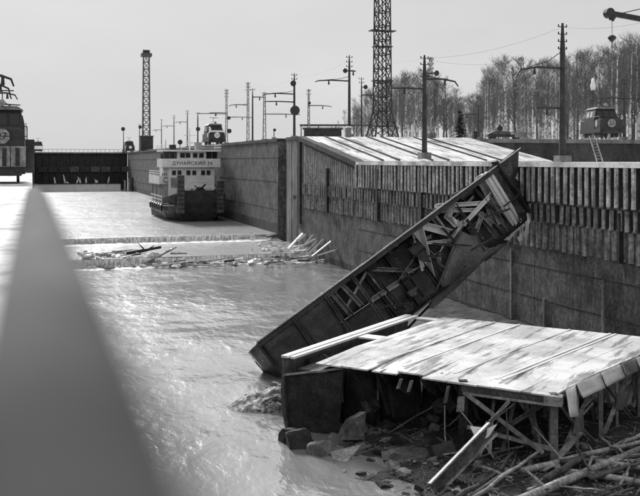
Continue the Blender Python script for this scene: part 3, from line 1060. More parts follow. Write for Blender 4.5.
pole('thin far pole with one right arm near the low shed', 308.7, 125, Z_UP, 89, 0.3, 'lead_grey', arms=((332, 105.5, 0.15, 0),), discs=((308.7, 103, 0.22),), insul=2, lattice=True)
pole('signal pole with a big black round disc at the wall end', 294.3, 107, Z_UP, 73, 0.34, arms=((263, 94, 0.3, 0.4), (265, 102, 0.0, 0)), discs=((294.3, 110.5, 0.6), (292.5, 83.5, 0.36)), insul=2, kind='signal_pole', cat='signal')
pole('plain grey mast next left of the big disc signal', 264.5, 122, Z_UP, 92, 0.4, 'lead_grey', arms=((300, 114, 0.0, 0),), insul=1, lattice=True)
pole('dark slim pole right of the close pair above the wall', 252.6, 130, Z_UP, 88, 0.28, arms=((264, 97, 0, 0),), insul=1)
pole('tall pole with crossbars left of the close pair above the wall', 248, 134, Z_UP, 82, 0.36, 'lead_grey', arms=((229, 105, 0.3, 0.2),), insul=3, lattice=True)
pole('pole with three crossbars and small black disc above the locomotive', 226.5, 146, Z_UP, 89, 0.36, 'lead_grey', arms=((252, 117, 0, 0), (210, 113, 0, 0)), discs=((229, 131, 0.38), (228.5, 118, 0.3)), insul=3, lattice=True)
pole('dark post with an oval black disc left of the striped locomotive', 197.8, 168, Z_UP, 112, 0.3, arms=((226, 113.5, 0, 0),), discs=((197.8, 129, 0.42),), insul=1, kind='signal_pole', cat='signal')
pole('pole with crossbar behind the roof of the tug', 187.4, 182, Z_UP, 110, 0.32, 'lead_grey', arms=((176, 122, 0.2, 0),), insul=2)
pole('second slim pole behind the roof of the tug', 174, 205, Z_UP, 115, 0.32, 'lead_grey', arms=((163, 126, 0.2, 0),), insul=2)
pole('slim pole between the tug and the tall far mast', 161.5, 224, Z_UP, 119, 0.3, 'lead_grey', arms=((153, 130, 0.2, 0),), insul=1)
pole('small lamp pole left of the tall far mast', 139.5, 250, Z_UP, 124, 0.3, insul=1, discs=((140, 127, 0.5),))
pole('small lamp pole above the far gate corner', 123.5, 262, Z_UP, 128, 0.3, insul=0, discs=((123, 129, 0.6),))
pole('short dark lamp post on the wall beside the grey mast', 274, 114, Z_UP, 128, 0.14, insul=0, discs=((274, 130, 0.2),), kind='lamp_post', cat='lamp post')
pole('short disc signal standing before the bare wood', 498.8, 118, Z_UP - 0.2, 124, 0.18, insul=0, discs=((498.8, 128.5, 0.42),), kind='signal_pole', cat='signal')
pole('slim dark pole by the fir tree', 478.5, 108, Z_UP - 0.1, 104, 0.24, arms=((458, 114.5, 0.1, 0),), insul=1)
pole('dark pole inside the wood at the right edge', 624, 108, Z_UP - 0.1, 78, 0.3, arms=((604, 98.5, 0.0, 0), (650, 98.5, 0, 0)), insul=2)
pole('slim pole beside the lattice tower with round lamp', 361.5, 118, Z_UP, 77, 0.26, arms=((378, 95, 0, 0),), discs=((365, 87, 0.3),), insul=2)
for k, (px, D, tp, arms) in enumerate(((-14, 46, 40, ((11, 76, 0.5, 0),)), (-16, 58, 60, ((8.5, 84.5, 0.9, 0),)), (-8, 74, 62, ((15, 93, 0.5, 0),)), (-6, 92, 85, ((18, 104.5, 0, 0),)))):
    pole(('dark bracket arm reaching in from the left edge, topmost', 'dark bracket arm at the left edge, second from top', 'dark bracket arm at the left edge, third from top', 'straight bracket arm at the left edge, lowest, above the locomotive')[k],
         px, D, 8.4, tp, 0.34, arms=arms, insul=2)
# white lamp on a post
lp = thing('lamp_post', 'thin post with white lamp in front of the wood, above the locomotive', 'lamp post', (*P(593, 0, 104).xy, Z_UP))
b = ORG[lp.name]
zt = CAM_Z + (HOR - 84) * 104 / F
MB().tube(b, b + UP * (zt - b.z), 0.07, 0.05, 6).build('post', M['steel_dark'], lp)
mb = MB()
mb.path([b + UP * (zt - b.z - 0.7), b + UP * (zt - b.z - 0.2), b + UP * (zt - b.z + 0.2), b + UP * (zt - b.z + 0.7)], [0.25, 0.32, 0.2, 0.12], 10)
mb.build('lamp_shade', M['paint_white'], lp, smooth=True)


def lattice_tower(label, px, D, z, H, wb, wt, flare_h, m='steel_dark', cabin=None, nb=1.1, th=0.14, shelves=()):
    q_ = P(px, 0, D)
    b = Vector((q_.x, q_.y, z))
    t = thing('lattice_tower', label, 'tower', b)

    def hw(h):
        return (wb + (wt * 1.1 - wb) * h / flare_h) / 2 if h < flare_h else wt / 2 * (1.1 - 0.25 * (h - flare_h) / (H - flare_h))
    for sx in (-1, 1):
        for sy in (-1, 1):
            mb = MB()
            hs = [0, flare_h] + [flare_h + (H - flare_h) * i / 4 for i in range(1, 5)]
            for a_, c_ in zip(hs, hs[1:]):
                mb.beam(b + Vector((sx * hw(a_), sy * hw(a_), a_)), b + Vector((sx * hw(c_), sy * hw(c_), c_)), th, th)
            mb.build('leg', M[m], t)
    h = flare_h
    mb = MB()
    seg = [(0, flare_h * 0.5), (flare_h * 0.5, flare_h)]
    while h < H - 0.1:
        h2 = min(H, h + nb * wt)
        seg.append((h, h2))
        h = h2
    for i, (a_, c_) in enumerate(seg):
        wa, wc = hw(a_), hw(c_)
        br = MB()
        for (dx, dy) in ((1, 0), (-1, 0), (0, 1), (0, -1)):
            def q2(s, ww, hh):
                return b + (Vector((dx * ww, s * ww, hh)) if dx else Vector((s * ww, dy * ww, hh)))
            br.beam(q2(-1, wa, a_), q2(1, wc, c_), th * 0.6, th * 0.6)
            br.beam(q2(1, wa, a_), q2(-1, wc, c_), th * 0.6, th * 0.6)
            br.beam(q2(-1, wc, c_), q2(1, wc, c_), th * 0.7, th * 0.7)
        br.build('bracing', M[m], t)
    for hh, ww in shelves:
        MB().box(b + UP * hh, (ww, wt * 0.8, 0.1)).build('platform', M[m], t)
    return t, b


tw, tb = lattice_tower('tall dark steel lattice tower rising out of the top of the photo', 382.3, 112, Z_UP - 0.1, 27, 3.3, 1.62, 3.8, shelves=((13.9, 3.3), (11.9, 2.4), (7.6, 2.6)), th=0.16)
MB().box(tb + UP * 0.15, (4.0, 4.0, 0.35)).build('footing', M['concrete_pale'], tw)
MB().tube(tb + Vector((0, 0, 0)), tb + Vector((0, 0, 27)), 0.09, n=6).build('cable_duct', M['steel_dark'], tw)
tw, tb = lattice_tower('slender far floodlight mast with lamp cage on its top', 146.3, 235, Z_UP, 25.6, 1.9, 1.7, 3.0, 'steel_mid', th=0.2)
MB().box(tb + UP * 25.4, (2.7, 2.4, 0.9)).build('lamp_cage', M['steel_mid'], tw)
MB().box(tb + UP * 26.3, (1.8, 0.9, 0.9)).build('floodlight', M['paint_black'], tw)
hut = MB().box(tb + UP * 1.9, (3.2, 3.2, 3.8)).build('base_hut', M['steel_dark'], tw)
MB().box(tb + Vector((0, 0, 3.95)), (3.6, 3.6, 0.25)).build('hut_roof', M['steel_mid'], hut)

# crane jib at the top right corner
cr = thing('jib_crane', 'dark crane jib with hanging hook block in the top right corner', 'crane', (*P(735, 0, 58).xy, Z_LO))
cb = ORG[cr.name]
j0, j1 = P(609, 13, 58), P(733, 36, 58)
MB().tube(cb, cb + UP * (j1.z - Z_LO + 1.5), 0.4, 0.25, 10).build('mast', M['steel_dark'], cr)
jb = MB().beam(j0, j1, 0.28, 0.32).build('jib', M['steel_dark'], cr)
MB().tube(j0 + Vector((0, -0.2, 0)), j0 + Vector((0, 0.2, 0)), 0.33, n=12).build('sheave', M['steel_dark'], jb)
MB().tube(j0.lerp(j1, 0.06), cb + UP * (j1.z - Z_LO + 3.2), 0.03, n=5).build('stay_wire', M['steel_dark'], cr)
h0, h1 = P(612, 16, 58), P(612, 34, 58)
MB().tube(h0, h1, 0.02, n=4).build('hoist_rope', M['steel_dark'], cr)
MB().path([P(612, 16, 58), P(612.5, 19, 58), P(613.5, 21, 58)], [0.25, 0.22, 0.08], 8).build('limit_weight', M['steel_dark'], jb)
hk = MB().path([P(612, 35, 58), P(612, 37, 58), P(612, 39, 58), P(612, 42, 58)], [0.12, 0.28, 0.24, 0.05], 8).build('hook_block', M['steel_dark'], cr)
MB().tube(P(612, 42, 58), P(612, 49, 58), 0.03, n=5).build('hook', M['steel_dark'], hk)

# overhead wires
random.seed(3)
WIRES = [((349.3, 57, 96), (424.5, 58, 70)), ((424.5, 58, 70), (562.5, 27, 60)), ((430.8, 60, 95), (521, 60, 92)), ((562.5, 27, 60), (700, 5, 45)), ((294.3, 77, 107), (349.3, 60, 96)), ((226.5, 92, 146), (294.3, 79, 107)), ((248, 105, 134), (349, 81, 96)), ((187.4, 118, 182), (294, 110, 107))]
for i, (a_, c_) in enumerate(WIRES):
    p0, p1 = P(*a_), P(*c_)
    pts = [p0.lerp(p1, k / 10) - UP * 0.5 * (1 - (2 * k / 10 - 1) ** 2) for k in range(11)]
    MB().path(pts, 0.007, 4).build('overhead_wire', M['steel_dark'], None, 'thin overhead wire strung between the catenary poles', 'wire', 'overhead wires', base=p0)
WIRE_DONE = True

# low shed and pipe bridge
sb = thing('shed', 'low dark flat roofed shed above the end of the ramp', 'building', P(322, 139, 118))
s0 = P(322, 0, 118)
RZ = -TH
Rm = Matrix.Rotation(RZ, 4, 'Z')
BM = Matrix.Translation((s0.x, s0.y, Z_UP)) @ Rm
MB(BM).rng(-2.4, 2.6, 0, 3, 0, 1.65).build('wall', M['concrete_dark'], sb)
MB(BM).rng(-2.6, 2.8, -0.2, 3.2, 1.653, 1.85).build('roof', M['steel_mid'], sb)
for x in (-1.8, -0.6, 0.6, 1.8):
    MB(BM).rng(x - 0.4, x + 0.4, -0.05, -0.003, 0.2, 1.4).build('door', M['paint_black'], sb)
pb = thing('pipe_bridge', 'thin horizontal pipe on posts behind the low shed', 'pipe', P(322, 139, 128))
s1 = P(322, 0, 128)
BM2 = Matrix.Translation((s1.x, s1.y, Z_UP)) @ Rm
MB(BM2).tube((-3.2, 0, 2.55), (7.5, 0, 2.55), 0.16, n=8).build('pipe', M['steel_mid'], pb)
for x in (-3, -0.5, 2, 4.6, 7.2):
    MB(BM2).beam((x, 0, -0.1), (x, 0, 2.5), 0.12, 0.12).build('post', M['steel_mid'], pb)
bl = thing('bollard', 'white topped bollard at the head of the snowy ramp', 'bollard', P(348.5, 138, 92))
b = ORG[bl.name]
b = Vector((b.x, b.y, Z_UP - 0.15))
MB().tube(b, b + UP * 1.0, 0.32, 0.3, 10).build('post', M['concrete_pale'], bl)
MB().tube(b + UP * 1.0, b + UP * 1.15, 0.4, 0.25, 10).build('cap', M['snow'], bl)
b2 = P(475.5, 139, 100)
b2.z = Z_UP - 0.1
bl = thing('bollard', 'small dark bollard at the right of the ramp head', 'bollard', b2)
MB().tube(b2, b2 + UP * 0.6, 0.26, 0.22, 10).build('post', M['steel_dark'], bl)
MB().tube(b2 + UP * 0.6, b2 + UP * 0.85, 0.36, 0.3, 10).build('cap', M['steel_dark'], bl)

# ------------------------------------------------------------------ trees
random.seed(11)


def tree_meshes(i, H, trunk_mat):
    tr, crn = MB(), MB()
    pts, x, y = [], 0.0, 0.0
    n = 9
    for k in range(n + 1):
        pts.append(Vector((x, y, H * k / n)))
        x += rnd(-0.12, 0.12)
        y += rnd(-0.12, 0.12)
    r0 = 0.011 * H + 0.02
    tr.path(pts, [r0 * (1 - 0.9 * (k / n)) + 0.012 for k in range(n + 1)], 7)

    def at(t):
        f = t * n
        k = min(int(f), n - 1)
        return pts[k].lerp(pts[k + 1], f - k)
    nb = 34
    for bi in range(nb):
        t = rnd(0.22, 0.97)
        p = at(t)
        az = rnd(0, 6.283)
        L = H * (0.30 * (1 - t) + 0.07) * rnd(0.7, 1.25)
        up_ = rnd(0.8, 1.9)
        d = Vector((math.cos(az), math.sin(az), up_)).normalized()
        e = p + d * L * 0.55 + Vector((0, 0, 0.0))
        d2 = (d + Vector((rnd(-.35, .35), rnd(-.35, .35), rnd(0, .4)))).normalized()
        e2 = e + d2 * L * 0.45
        rr = 0.035 * (1 - t) + 0.014
        crn.path([p, e, e2], [rr, rr * 0.6, 0.01], 3)
        for si in range(9):
            s = rnd(0.2, 1.0)
            q_ = p.lerp(e, s / 0.55) if s < 0.55 else e.lerp(e2, (s - 0.55) / 0.45)
            dd = (d + Vector((rnd(-1, 1), rnd(-1, 1), rnd(-0.2, 0.8)))).normalized()
            l2 = rnd(0.35, 1.1) * H / 12
            m1 = q_ + dd * l2
            crn.path([q_, m1], [0.014, 0.007], 3)
            for _ in range(2):
                u = q_.lerp(m1, rnd(0.3, 0.9))
                crn.path([u, u + (dd + Vector((rnd(-.8, .8), rnd(-.8, .8), rnd(-.3, .6)))).normalized() * rnd(0.2, 0.6)], [0.009, 0.005], 3)
    return tr.mesh('trunk', M[trunk_mat]), crn.mesh('crown', M['twig'])


PROTO = []
for i in range(7):
    PROTO.append((tree_meshes(i, (11, 12, 10, 12.5, 11.5, 9.5, 12)[i], 'birch_bark' if i not in (2, 5) else 'bark_dark'), (11, 12, 10, 12.5, 11.5, 9.5, 12)[i]))


def put_tree(x, y, z, H, label, group):
    (trm, crm), h0_ = random.choice(PROTO)
    t = thing('birch_tree', label, 'tree', (x, y, z), group)
    s = H / h0_
    t.scale = (s * rnd(0.9, 1.2), s * rnd(0.9, 1.2), s)
    t.rotation_euler = (rnd(-0.03, 0.03), rnd(-0.03, 0.03), rnd(0, 6.28))
    for nm_, me_ in (('trunk', trm), ('crown', crm)):
        o = bpy.data.objects.new(nm_, me_)
        COL.objects.link(o)
        o.parent = t


def top_py(px):
    """outline of the wood in the photo"""
    tab = [(318, 128), (335, 118), (350, 100), (362, 92), (380, 82), (395, 76), (415, 70), (432, 72), (450, 86), (466, 96), (480, 92), (488, 66), (505, 56), (530, 62), (560, 60), (585, 50), (605, 44), (625, 36), (660, 34), (700, 34)]
    for (a_, b_), (c_, d_) in zip(tab, tab[1:]):
        if a_ <= px <= c_:
            return b_ + (d_ - b_) * (px - a_) / (c_ - a_)
    return 60


TREES = []
for i in range(95):                                      # right, denser and nearer wood
    TREES.append((rnd(482, 700), rnd(112, 150)))
for i in range(62):
    TREES.append((rnd(352, 482), rnd(135, 185)))
for i in range(16):
    TREES.append((rnd(448, 492), rnd(125, 170)))
TREES += [(333, 140), (338, 150), (345, 145), (318, 150)]
for px, D in TREES:
    q_ = P(px, 0, D)
    tp = top_py(px) + abs(random.gauss(0, 9))
    H = CAM_Z + (HOR - tp) * D / F - Z_UP
    lab = 'bare leafless birch in the wood behind the right bank' if px > 482 else 'bare leafless birch in the thinner wood behind the lattice tower'
    if px < 346:
        lab = 'small bare tree standing alone behind the low shed'
    put_tree(q_.x, q_.y, upper_z(q_.x, q_.y) - 0.1, max(H, 2.5), lab, 'birches of the right wood' if px > 482 else 'birches behind the tower' if px >= 346 else 'small trees by the shed')
# deep wood reads as one mass
fw = MB()
for i in range(260):
    px = rnd(352, 720)
    if px < 470 and i % 4:
        continue
    D = rnd(165, 260) if px > 470 else rnd(190, 270)
    q_ = P(px, 0, D)
    tp = top_py(px) + 10 + abs(random.gauss(0, 8))
    H = CAM_Z + (HOR - tp) * D / F - Z_UP
    z = upper_z(q_.x, q_.y) - 0.2
    pb_ = Vector((q_.x, q_.y, z))
    fw.tube(pb_, pb_ + Vector((rnd(-.4, .4), rnd(-.4, .4), max(3, H))), rnd(0.08, 0.18), 0.02, 4)
    for k in range(38):
        h = rnd(0.12, 0.97)
        az = rnd(0, 6.28)
        L = rnd(0.6, 1.8)
        p = pb_ + UP * max(3, H) * h
        e = p + Vector((math.cos(az) * L, math.sin(az) * L, L * rnd(0.5, 1.6)))
        fw.tube(p, e, 0.035, 0.012, 3)
        m_ = p.lerp(e, rnd(0.4, 0.8))
        fw.tube(m_, m_ + Vector((rnd(-.7, .7), rnd(-.7, .7), rnd(0.1, .8))), 0.02, 0.01, 3)
fw.build('far_wood', M['twig'], None, 'far mass of bare trees behind the nearer birches', 'wood', kind='stuff')

# fir tree
ft = thing('fir_tree', 'small dark fir tree among the bare birches', 'tree', P(459.5, 139, 122))
b = ORG[ft.name]
b = Vector((b.x, b.y, Z_UP - 0.1))
MB().tube(b, b + UP * 4.6, 0.12, 0.02, 6).build('trunk', M['bark_dark'], ft)
mb = MB()
for k in range(130):
    h = rnd(0.3, 4.5)
    L = (4.7 - h) * 0.38 * rnd(0.6, 1.1)
    az = rnd(0, 6.28)
    d = Vector((math.cos(az), math.sin(az), -0.25))
    s = Vector((-math.sin(az), math.cos(az), 0)) * 0.16
    p = b + UP * h
    e = p + d * L
    mb.add([p - s * 0.4, p + s * 0.4, p.lerp(e, .6) + s * 1.5 - UP * .1, e, p.lerp(e, .6) - s * 1.5 - UP * .1], [(0, 1, 2, 3, 4)])
    for _ in range(3):
        u = p.lerp(e, rnd(.3, 1))
        mb.add([u, u + s * rnd(1, 2.5) + d * .2 - UP * .15, u + d * .25], [(0, 1, 2)])
mb.build('crown', M['needle'], ft)

# ------------------------------------------------------------------ wrecked gate leaf leaning on the right wall
gl = thing('wrecked_lock_gate', 'buckled dark steel lock gate leaf leaning steeply against the right wall', 'gate', P(300, 380, 39.5))


def GD(px):
    return 40 + 10 * (px - 257) / 263.0


def G(px, py, d=0.0):
    return P(px, py, GD(px) + d)


u0, u1 = G(257, 342), G(518, 150)
l0, l1 = G(290, 384), G(530, 214)
U = (u1 - u0).normalized()
Nn = (u0 + u1) / 2 - Vector((0, 0, CAM_Z))
Nn = (Nn - U * Nn.dot(U)).normalized()                  # leaf depth, away from the bank it fell from
Vv = U.cross(Nn)
if Vv.z > 0:
    Vv = -Vv
Nn = (Nn + Vv * 0.06).normalized()
Vv = (Vv - Nn * Vv.dot(Nn)).normalized()
DEP = 1.7
LEN = (u1 - u0).length
HGT = 2.75


def hgt(s_):
    return 2.5 + 0.95 * min(1, s_ / 8) - 0.1 * max(0, (s_ - 11) / 8)



def GL(s, v, d=0.0):
    """leaf coordinates: s along, v across (down), d in depth"""
    return u0 + U * s + Vv * v + Nn * d


def gbeam(nm_, a_, b_, wd, ht, m, parent=None, dd=(0.0, 0.0)):
    return MB().beam(G(*a_, dd[0]), G(*b_, dd[1]), wd, ht, Nn).build(nm_, M[m], parent or gl)


def sheet(nm_, c, n, amp, m, parent, seed, th=0.03):
    """buckled plate between four corners"""
    c = [Vector(q_) for q_ in c]
    nrm = (c[1] - c[0]).cross(c[3] - c[0]).normalized()
    rows = []
    for i in range(n + 1):
        row = []
        for k in range(n + 1):
            u_, v_ = i / n, k / n
            p_ = c[0].lerp(c[1], u_).lerp(c[3].lerp(c[2], u_), v_)
            e_ = 0.35 + 0.65 * min(1, 4 * min(u_, 1 - u_, v_, 1 - v_))
            p_ = p_ + nrm * amp * e_ * (noise.noise(Vector((u_ * 2.3 + seed, v_ * 2.1, seed))) + 0.5 * noise.noise(Vector((u_ * 6, v_ * 6 + seed, 2))))
            if i in (0, n) or k in (0, n):
                p_ = p_ + (c[2] - c[0]).normalized() * amp * 0.25 * noise.noise(Vector((u_ * 9, v_ * 9, seed + 5)))
            row.append(p_)
        rows.append(row)
    o_ = MB().loft(rows, close=False).build(nm_, M[m], parent, smooth=True)
    o_.modifiers.new('thick', 'SOLIDIFY').thickness = th
    return o_


# back skin, in strakes
for k in range(5):
    s0, s1 = LEN * k / 5 + 0.02, LEN * (k + 1) / 5 - 0.02
    for r in range(2):
        f0, f1 = (0.03, 0.5) if r == 0 else (0.51, 1.0)
        sheet('skin_plate', [GL(s0, hgt(s0) * f0, DEP), GL(s1, hgt(s1) * f0, DEP), GL(s1, hgt(s1) * f1, DEP), GL(s0, hgt(s0) * f1, DEP)], 6, 0.16, 'steel_dark', gl, k * 2 + r)
# top and bottom girders
tg = MB().prism([GL(0, 0, -0.05), GL(LEN * 0.98, 0, -0.05), GL(LEN * 0.98, 0.0, 0.16), GL(0, 0.0, 0.16)], Vv * 0.04).build('top_flange', M['steel_pale'], gl)
MB().prism([GL(0, 0.042, 0.06), GL(LEN * 0.97, 0.042, 0.06), GL(LEN * 0.97, 0.26, 0.06), GL(0, 0.26, 0.06)], Nn * 0.04).build('top_girder', M['steel_dark'], gl)
MB().prism([GL(0, 0.06, 0.17), GL(LEN * 0.97, 0.06, 0.17), GL(LEN * 0.97, 0.06, DEP), GL(0, 0.06, DEP)], Vv * 0.04).build('top_web', M['steel_dark'], gl)
for k in range(5):
    s0, s1 = LEN * k / 8 + 0.05, LEN * (k + 1) / 8
    MB().prism([GL(s0, hgt(s0), -0.05), GL(s1, hgt(s1), -0.05), GL(s1, hgt(s1), DEP), GL(s0, hgt(s0), DEP)], Vv * 0.05).build('bottom_girder', M['steel_dark'], gl)
# snow lying along the flange
sn = MB()
pts = []
for k in range(25):
    s = LEN * (0.1 + 0.88 * k / 24)
    wdt = 0.10 + 0.07 * noise.noise(Vector((k * 0.6, 0, 0)))
    sn.prism([GL(s, -0.004, 0.0), GL(s + LEN * 0.034, -0.004, 0.0), GL(s + LEN * 0.034, -0.004, 0.12 + wdt), GL(s, -0.004, 0.12 + wdt)], Vv * -(0.03 + 0.02 * rnd(0, 1)))
sn.build('snow_strip', M['snow'], tg)
# closed end plate at the lower left and plated bay
sheet('end_plate', [GL(0, 0.05, 0), GL(0.1, 2.5, 0), GL(0.1, 2.5, DEP), GL(0, 0.05, DEP)], 5, 0.12, 'steel_dark', gl, 31)
pls = [(0.1, 2.1), (2.14, 4.1)]
for k, (s0, s1) in enumerate(pls):
    sheet('front_plate', [GL(s0, 0.28, 0.06), GL(s1, 0.28, 0.05), GL(s1 - 0.25 * k, hgt(s1) - 0.05, 0.16), GL(s0, hgt(s0) - 0.05, 0.1)], 7, 0.2, 'steel_dark', gl, 40 + k)
for s_ in (2.12, 4.12, 5.9):
    MB().angle(GL(s_, 0.1, -0.04), GL(s_ - 0.1, hgt(s_), 0.0), 0.12, 0.03, Nn).build('stiffener', M['steel_mid'], gl)
# cross frames in the open bays
random.seed(19)
for s_ in (7.2, 8.9, 10.6, 12.3, 14.0, 15.7, 17.2):
    h_ = hgt(s_)
    MB().angle(GL(s_, 0.1, DEP - 0.1), GL(s_ + rnd(-.3, .3), h_ * 0.95, DEP - 0.15), 0.16, 0.03, Nn).build('frame_rib', M['steel_dark'], gl)
    MB().angle(GL(s_, 0.25, 0.7), GL(s_ + rnd(.2, .9), h_ * 0.9, DEP - 0.2), 0.1, 0.025, Nn).build('frame_brace', M['steel_mid'], gl)
    MB().angle(GL(s_, 0.15, 0.2), GL(s_ + rnd(-.1, .1), 0.15, DEP - 0.1), 0.12, 0.025, Vv).build('frame_brace', M['steel_mid'], gl)
    MB().angle(GL(s_ - 0.8, h_ * rnd(.3, .9), rnd(.5, 1.3)), GL(s_ + 0.9, h_ * rnd(.3, .9), rnd(.5, 1.3)), 0.09, 0.02, Nn).build('frame_brace', M['steel_mid'], gl)
for k in range(3):
    s_ = rnd(7, 11)
    c_ = GL(s_, rnd(0.6, 2.6), rnd(0.3, 1.3))
    sheet('torn_plate', [c_, c_ + U * rnd(.4, .9), c_ + U * rnd(.2, .8) + Vv * rnd(.4, 1.0) + Nn * rnd(-.4, .4), c_ + Vv * rnd(.3, .9)], 4, 0.2, 'steel_dark' if k % 3 else 'steel_mid', gl, 60 + k, 0.02)
# struts, pixel pairs turned into bars standing in the leaf
for (a_, b_, wd, m_, d0, d1) in (
        ((322, 294), (338, 322), 0.12, 'steel_pale', 0.2, 0.4),
        ((338, 284), (322, 326), 0.1, 'steel_pale', 0.5, 0.5),
        ((345, 310), (372, 262), 0.12, 'steel_pale', 0.4, 0.3),
        ((369, 269), (414, 271), 0.13, 'steel_pale', 0.2, 0.3),
        ((372, 300), (416, 271), 0.2, 'steel_pale', 0.1, 0.3),
        ((417, 227), (430, 282), 0.36, 'paint_white', -0.1, 0.0),
        ((421, 225), (451, 233), 0.24, 'paint_white', 0.1, 0.2),
        ((432, 214), (442, 228), 0.18, 'paint_white', 0.2, 0.3),
        ((373, 258), (398, 243), 0.14, 'paint_white', 0.1, 0.1),
        ((436, 206), (484, 203), 0.14, 'paint_white', 0.2, 0.4),
        ((440, 211), (476, 210), 0.12, 'paint_white', 0.4, 0.5),
        ((464, 224), (491, 195), 0.2, 'paint_white', 0.1, 0.1),
        ((479, 177), (490, 197), 0.24, 'steel_pale', 0.1, 0.1),
        ((489, 198), (507, 237), 0.2, 'steel_pale', 0.1, 0.0),
        ((493, 203), (514, 221), 0.14, 'steel_pale', 0.1, 0.1),
        ((491, 198), (517, 229), 0.1, 'steel_pale', 0.3, 0.2),
        ((480, 213), (506, 237), 0.16, 'steel_pale', 0.2, 0.1),
        ((486, 206), (500, 236), 0.1, 'steel_pale', 0.5, 0.4),
        ((482, 215), (474, 236), 0.16, 'steel_pale', 0.3, 0.3),
        ((450, 222), (474, 196), 0.12, 'steel_pale', 0.9, 0.9),
        ((452, 196), (468, 189), 0.14, 'steel_pale', 0.4, 0.4),
        ((413, 244), (432, 236), 0.12, 'steel_pale', 0.7, 0.7),
        ((426, 243), (446, 241), 0.1, 'paint_white', 0.4, 0.4),
        ((340, 283), (362, 306), 0.14, 'steel_pale', 0.2, 0.2),
        ((330, 290), (352, 316), 0.16, 'steel_pale', 0.0, 0.1),
        ((384, 330), (428, 286), 0.16, 'steel_dark', -0.1, 0.0),
        ((394, 333), (436, 284), 0.14, 'steel_pale', -0.2, -0.1),
        ((405, 331), (440, 294), 0.12, 'steel_dark', -0.3, -0.1),
        ((360, 335), (412, 300), 0.14, 'steel_dark', 0.3, 0.3)):
    MB().angle(G(*a_, d0 - 0.12), G(*b_, d1 - 0.12), wd * 1.25, 0.035, Nn).build('strut', M[m_], gl)
# snowy end beam at the upper right
e0, e1 = (483, 173), (517, 229)
for off, wd, m_ in ((-3.2, 0.10, 'paint_white'), (0, 0.26, 'snow'), (4.2, 0.2, 'snow')):
    MB().beam(G(e0[0] + off + 2, e0[1] - off * 0.4, -0.1), G(e1[0] + off + 2, e1[1] - off * 0.6, -0.1), wd, 0.14, Nn).build('end_beam', M[m_], gl)
MB().prism([G(481, 174, 0.05), G(495, 163, 0.05), G(529, 214, 0.05), G(516, 231, 0.05)], Nn * 0.06).build('end_web', M['steel_mid'], gl)
MB().beam(G(494, 161, -0.05), G(531, 216, -0.05), 0.15, 0.4, Nn).build('end_flange', M['steel_dark'], gl)
MB().prism([G(493, 167, 0.25), G(519, 147, 0.25), G(518, 172, 0.3), G(513, 184, 0.2), G(505, 186, 0.2)], Nn * 0.05).build('corner_gusset', M['steel_dark'], gl)
MB().prism([G(498, 168, 0.2), G(511, 160, 0.2), G(513, 172, 0.2), G(507, 180, 0.2)], Nn * 0.03).build('gusset_plate', M['steel_mid'], gl)
MB().prism([G(458, 190, 0.35), G(470, 184, 0.35), G(474, 192, 0.35), G(462, 200, 0.35)], Nn * 0.03).build('gusset_plate', M['steel_mid'], gl)
# ragged torn strips
random.seed(9)
for path_, r in ((((462, 224), (454, 237), (446, 246), (438, 259), (440, 266), (435, 281)), 0.11), (((530, 212), (524, 222), (526, 232), (520, 240)), 0.12), (((452, 200), (448, 214), (454, 224), (461, 222)), 0.12), (((517, 229), (510, 238), (503, 240)), 0.1)):
    for rep in range(2):
        pp = [G(x + rnd(-3, 3), y + rnd(-3, 3), rnd(-0.3, 0.3)) for x, y in path_]
        rows = []
        for k, p in enumerate(pp):
            wv = (RIGHT * rnd(-1, 1) + UP * rnd(-1, 1) + FWD * rnd(-.5, .5)).normalized() * r * rnd(0.7, 1.8)
            rows.append([p - wv, p + wv, p + wv + Nn * 0.02, p - wv + Nn * 0.02])
        MB().loft(rows).build('torn_strip', M['paint_white' if rep != 1 else 'steel_pale'], gl)
# curled skin plate at lower right
edge_t = [(461, 231), (470, 235), (483, 237), (496, 240), (509, 241)]
edge_m = [(450, 255), (462, 256), (474, 257), (484, 255), (497, 251)]
edge_b = [(441, 280), (450, 284), (462, 282), (471, 273), (484, 261)]
edge_c = [(428, 308), (433, 309), (441, 302), (450, 294), (462, 283)]
rows = []
for e, d in ((edge_t, -0.15), (edge_m, -0.75), (edge_b, -0.8), (edge_c, -0.3)):
    rows.append([G(x, y, d) for x, y in e])
mb = MB().loft(rows, close=False)
o = mb.build('curled_plate', M['lead_grey'], gl, smooth=True)
o.modifiers.new('thick', 'SOLIDIFY').thickness = 0.04
MB().prism([G(484, 237, -0.3), G(509, 241, -0.15), G(498, 251, -0.5), G(485, 262, -0.6)], Nn * -0.03).build('folded_plate', M['steel_dark'], gl)
MB().path([G(461, 231, -0.2), G(450, 255, -0.8), G(441, 280, -0.85), G(428, 308, -0.35)], 0.06, 6).build('torn_rim', M['steel_mid'], gl)
# small shiny pieces on the plated bay
for (poly, m_) in ((((322, 296), (336, 287), (338, 290), (326, 300)), 'steel_pale'), (((320, 319), (328, 318), (328, 321), (320, 322)), 'steel_pale'), (((366, 260), (376, 254), (377, 268), (368, 272)), 'paint_black')):
    MB().prism([G(x, y, -0.12) for x, y in poly], Nn * 0.04).build('bent_tab', M[m_], gl)
for k, (x, y) in enumerate(((284, 366), (289, 362))):
    MB().ring(G(x, y, -0.1), 0.3, 0.07, 'Y', 14, 6).build('lifting_eye', M['steel_pale' if k else 'steel_dark'], gl)

# ------------------------------------------------------------------ fallen deck (second leaf lying flat)
DA = Vector((15.7, 24.1, 0))
E1 = Vector((-0.647, 0.762, 0)).normalized()
E2 = Vector((0.771, 0.636, 0)).normalized()
DZ = 2.68


def K(a, b, z):
    a -= 1.5 * (b / 10) * (1 - a / 10)                  # the deck is racked out of square
    return DA + E1 * a + E2 * b + UP * z


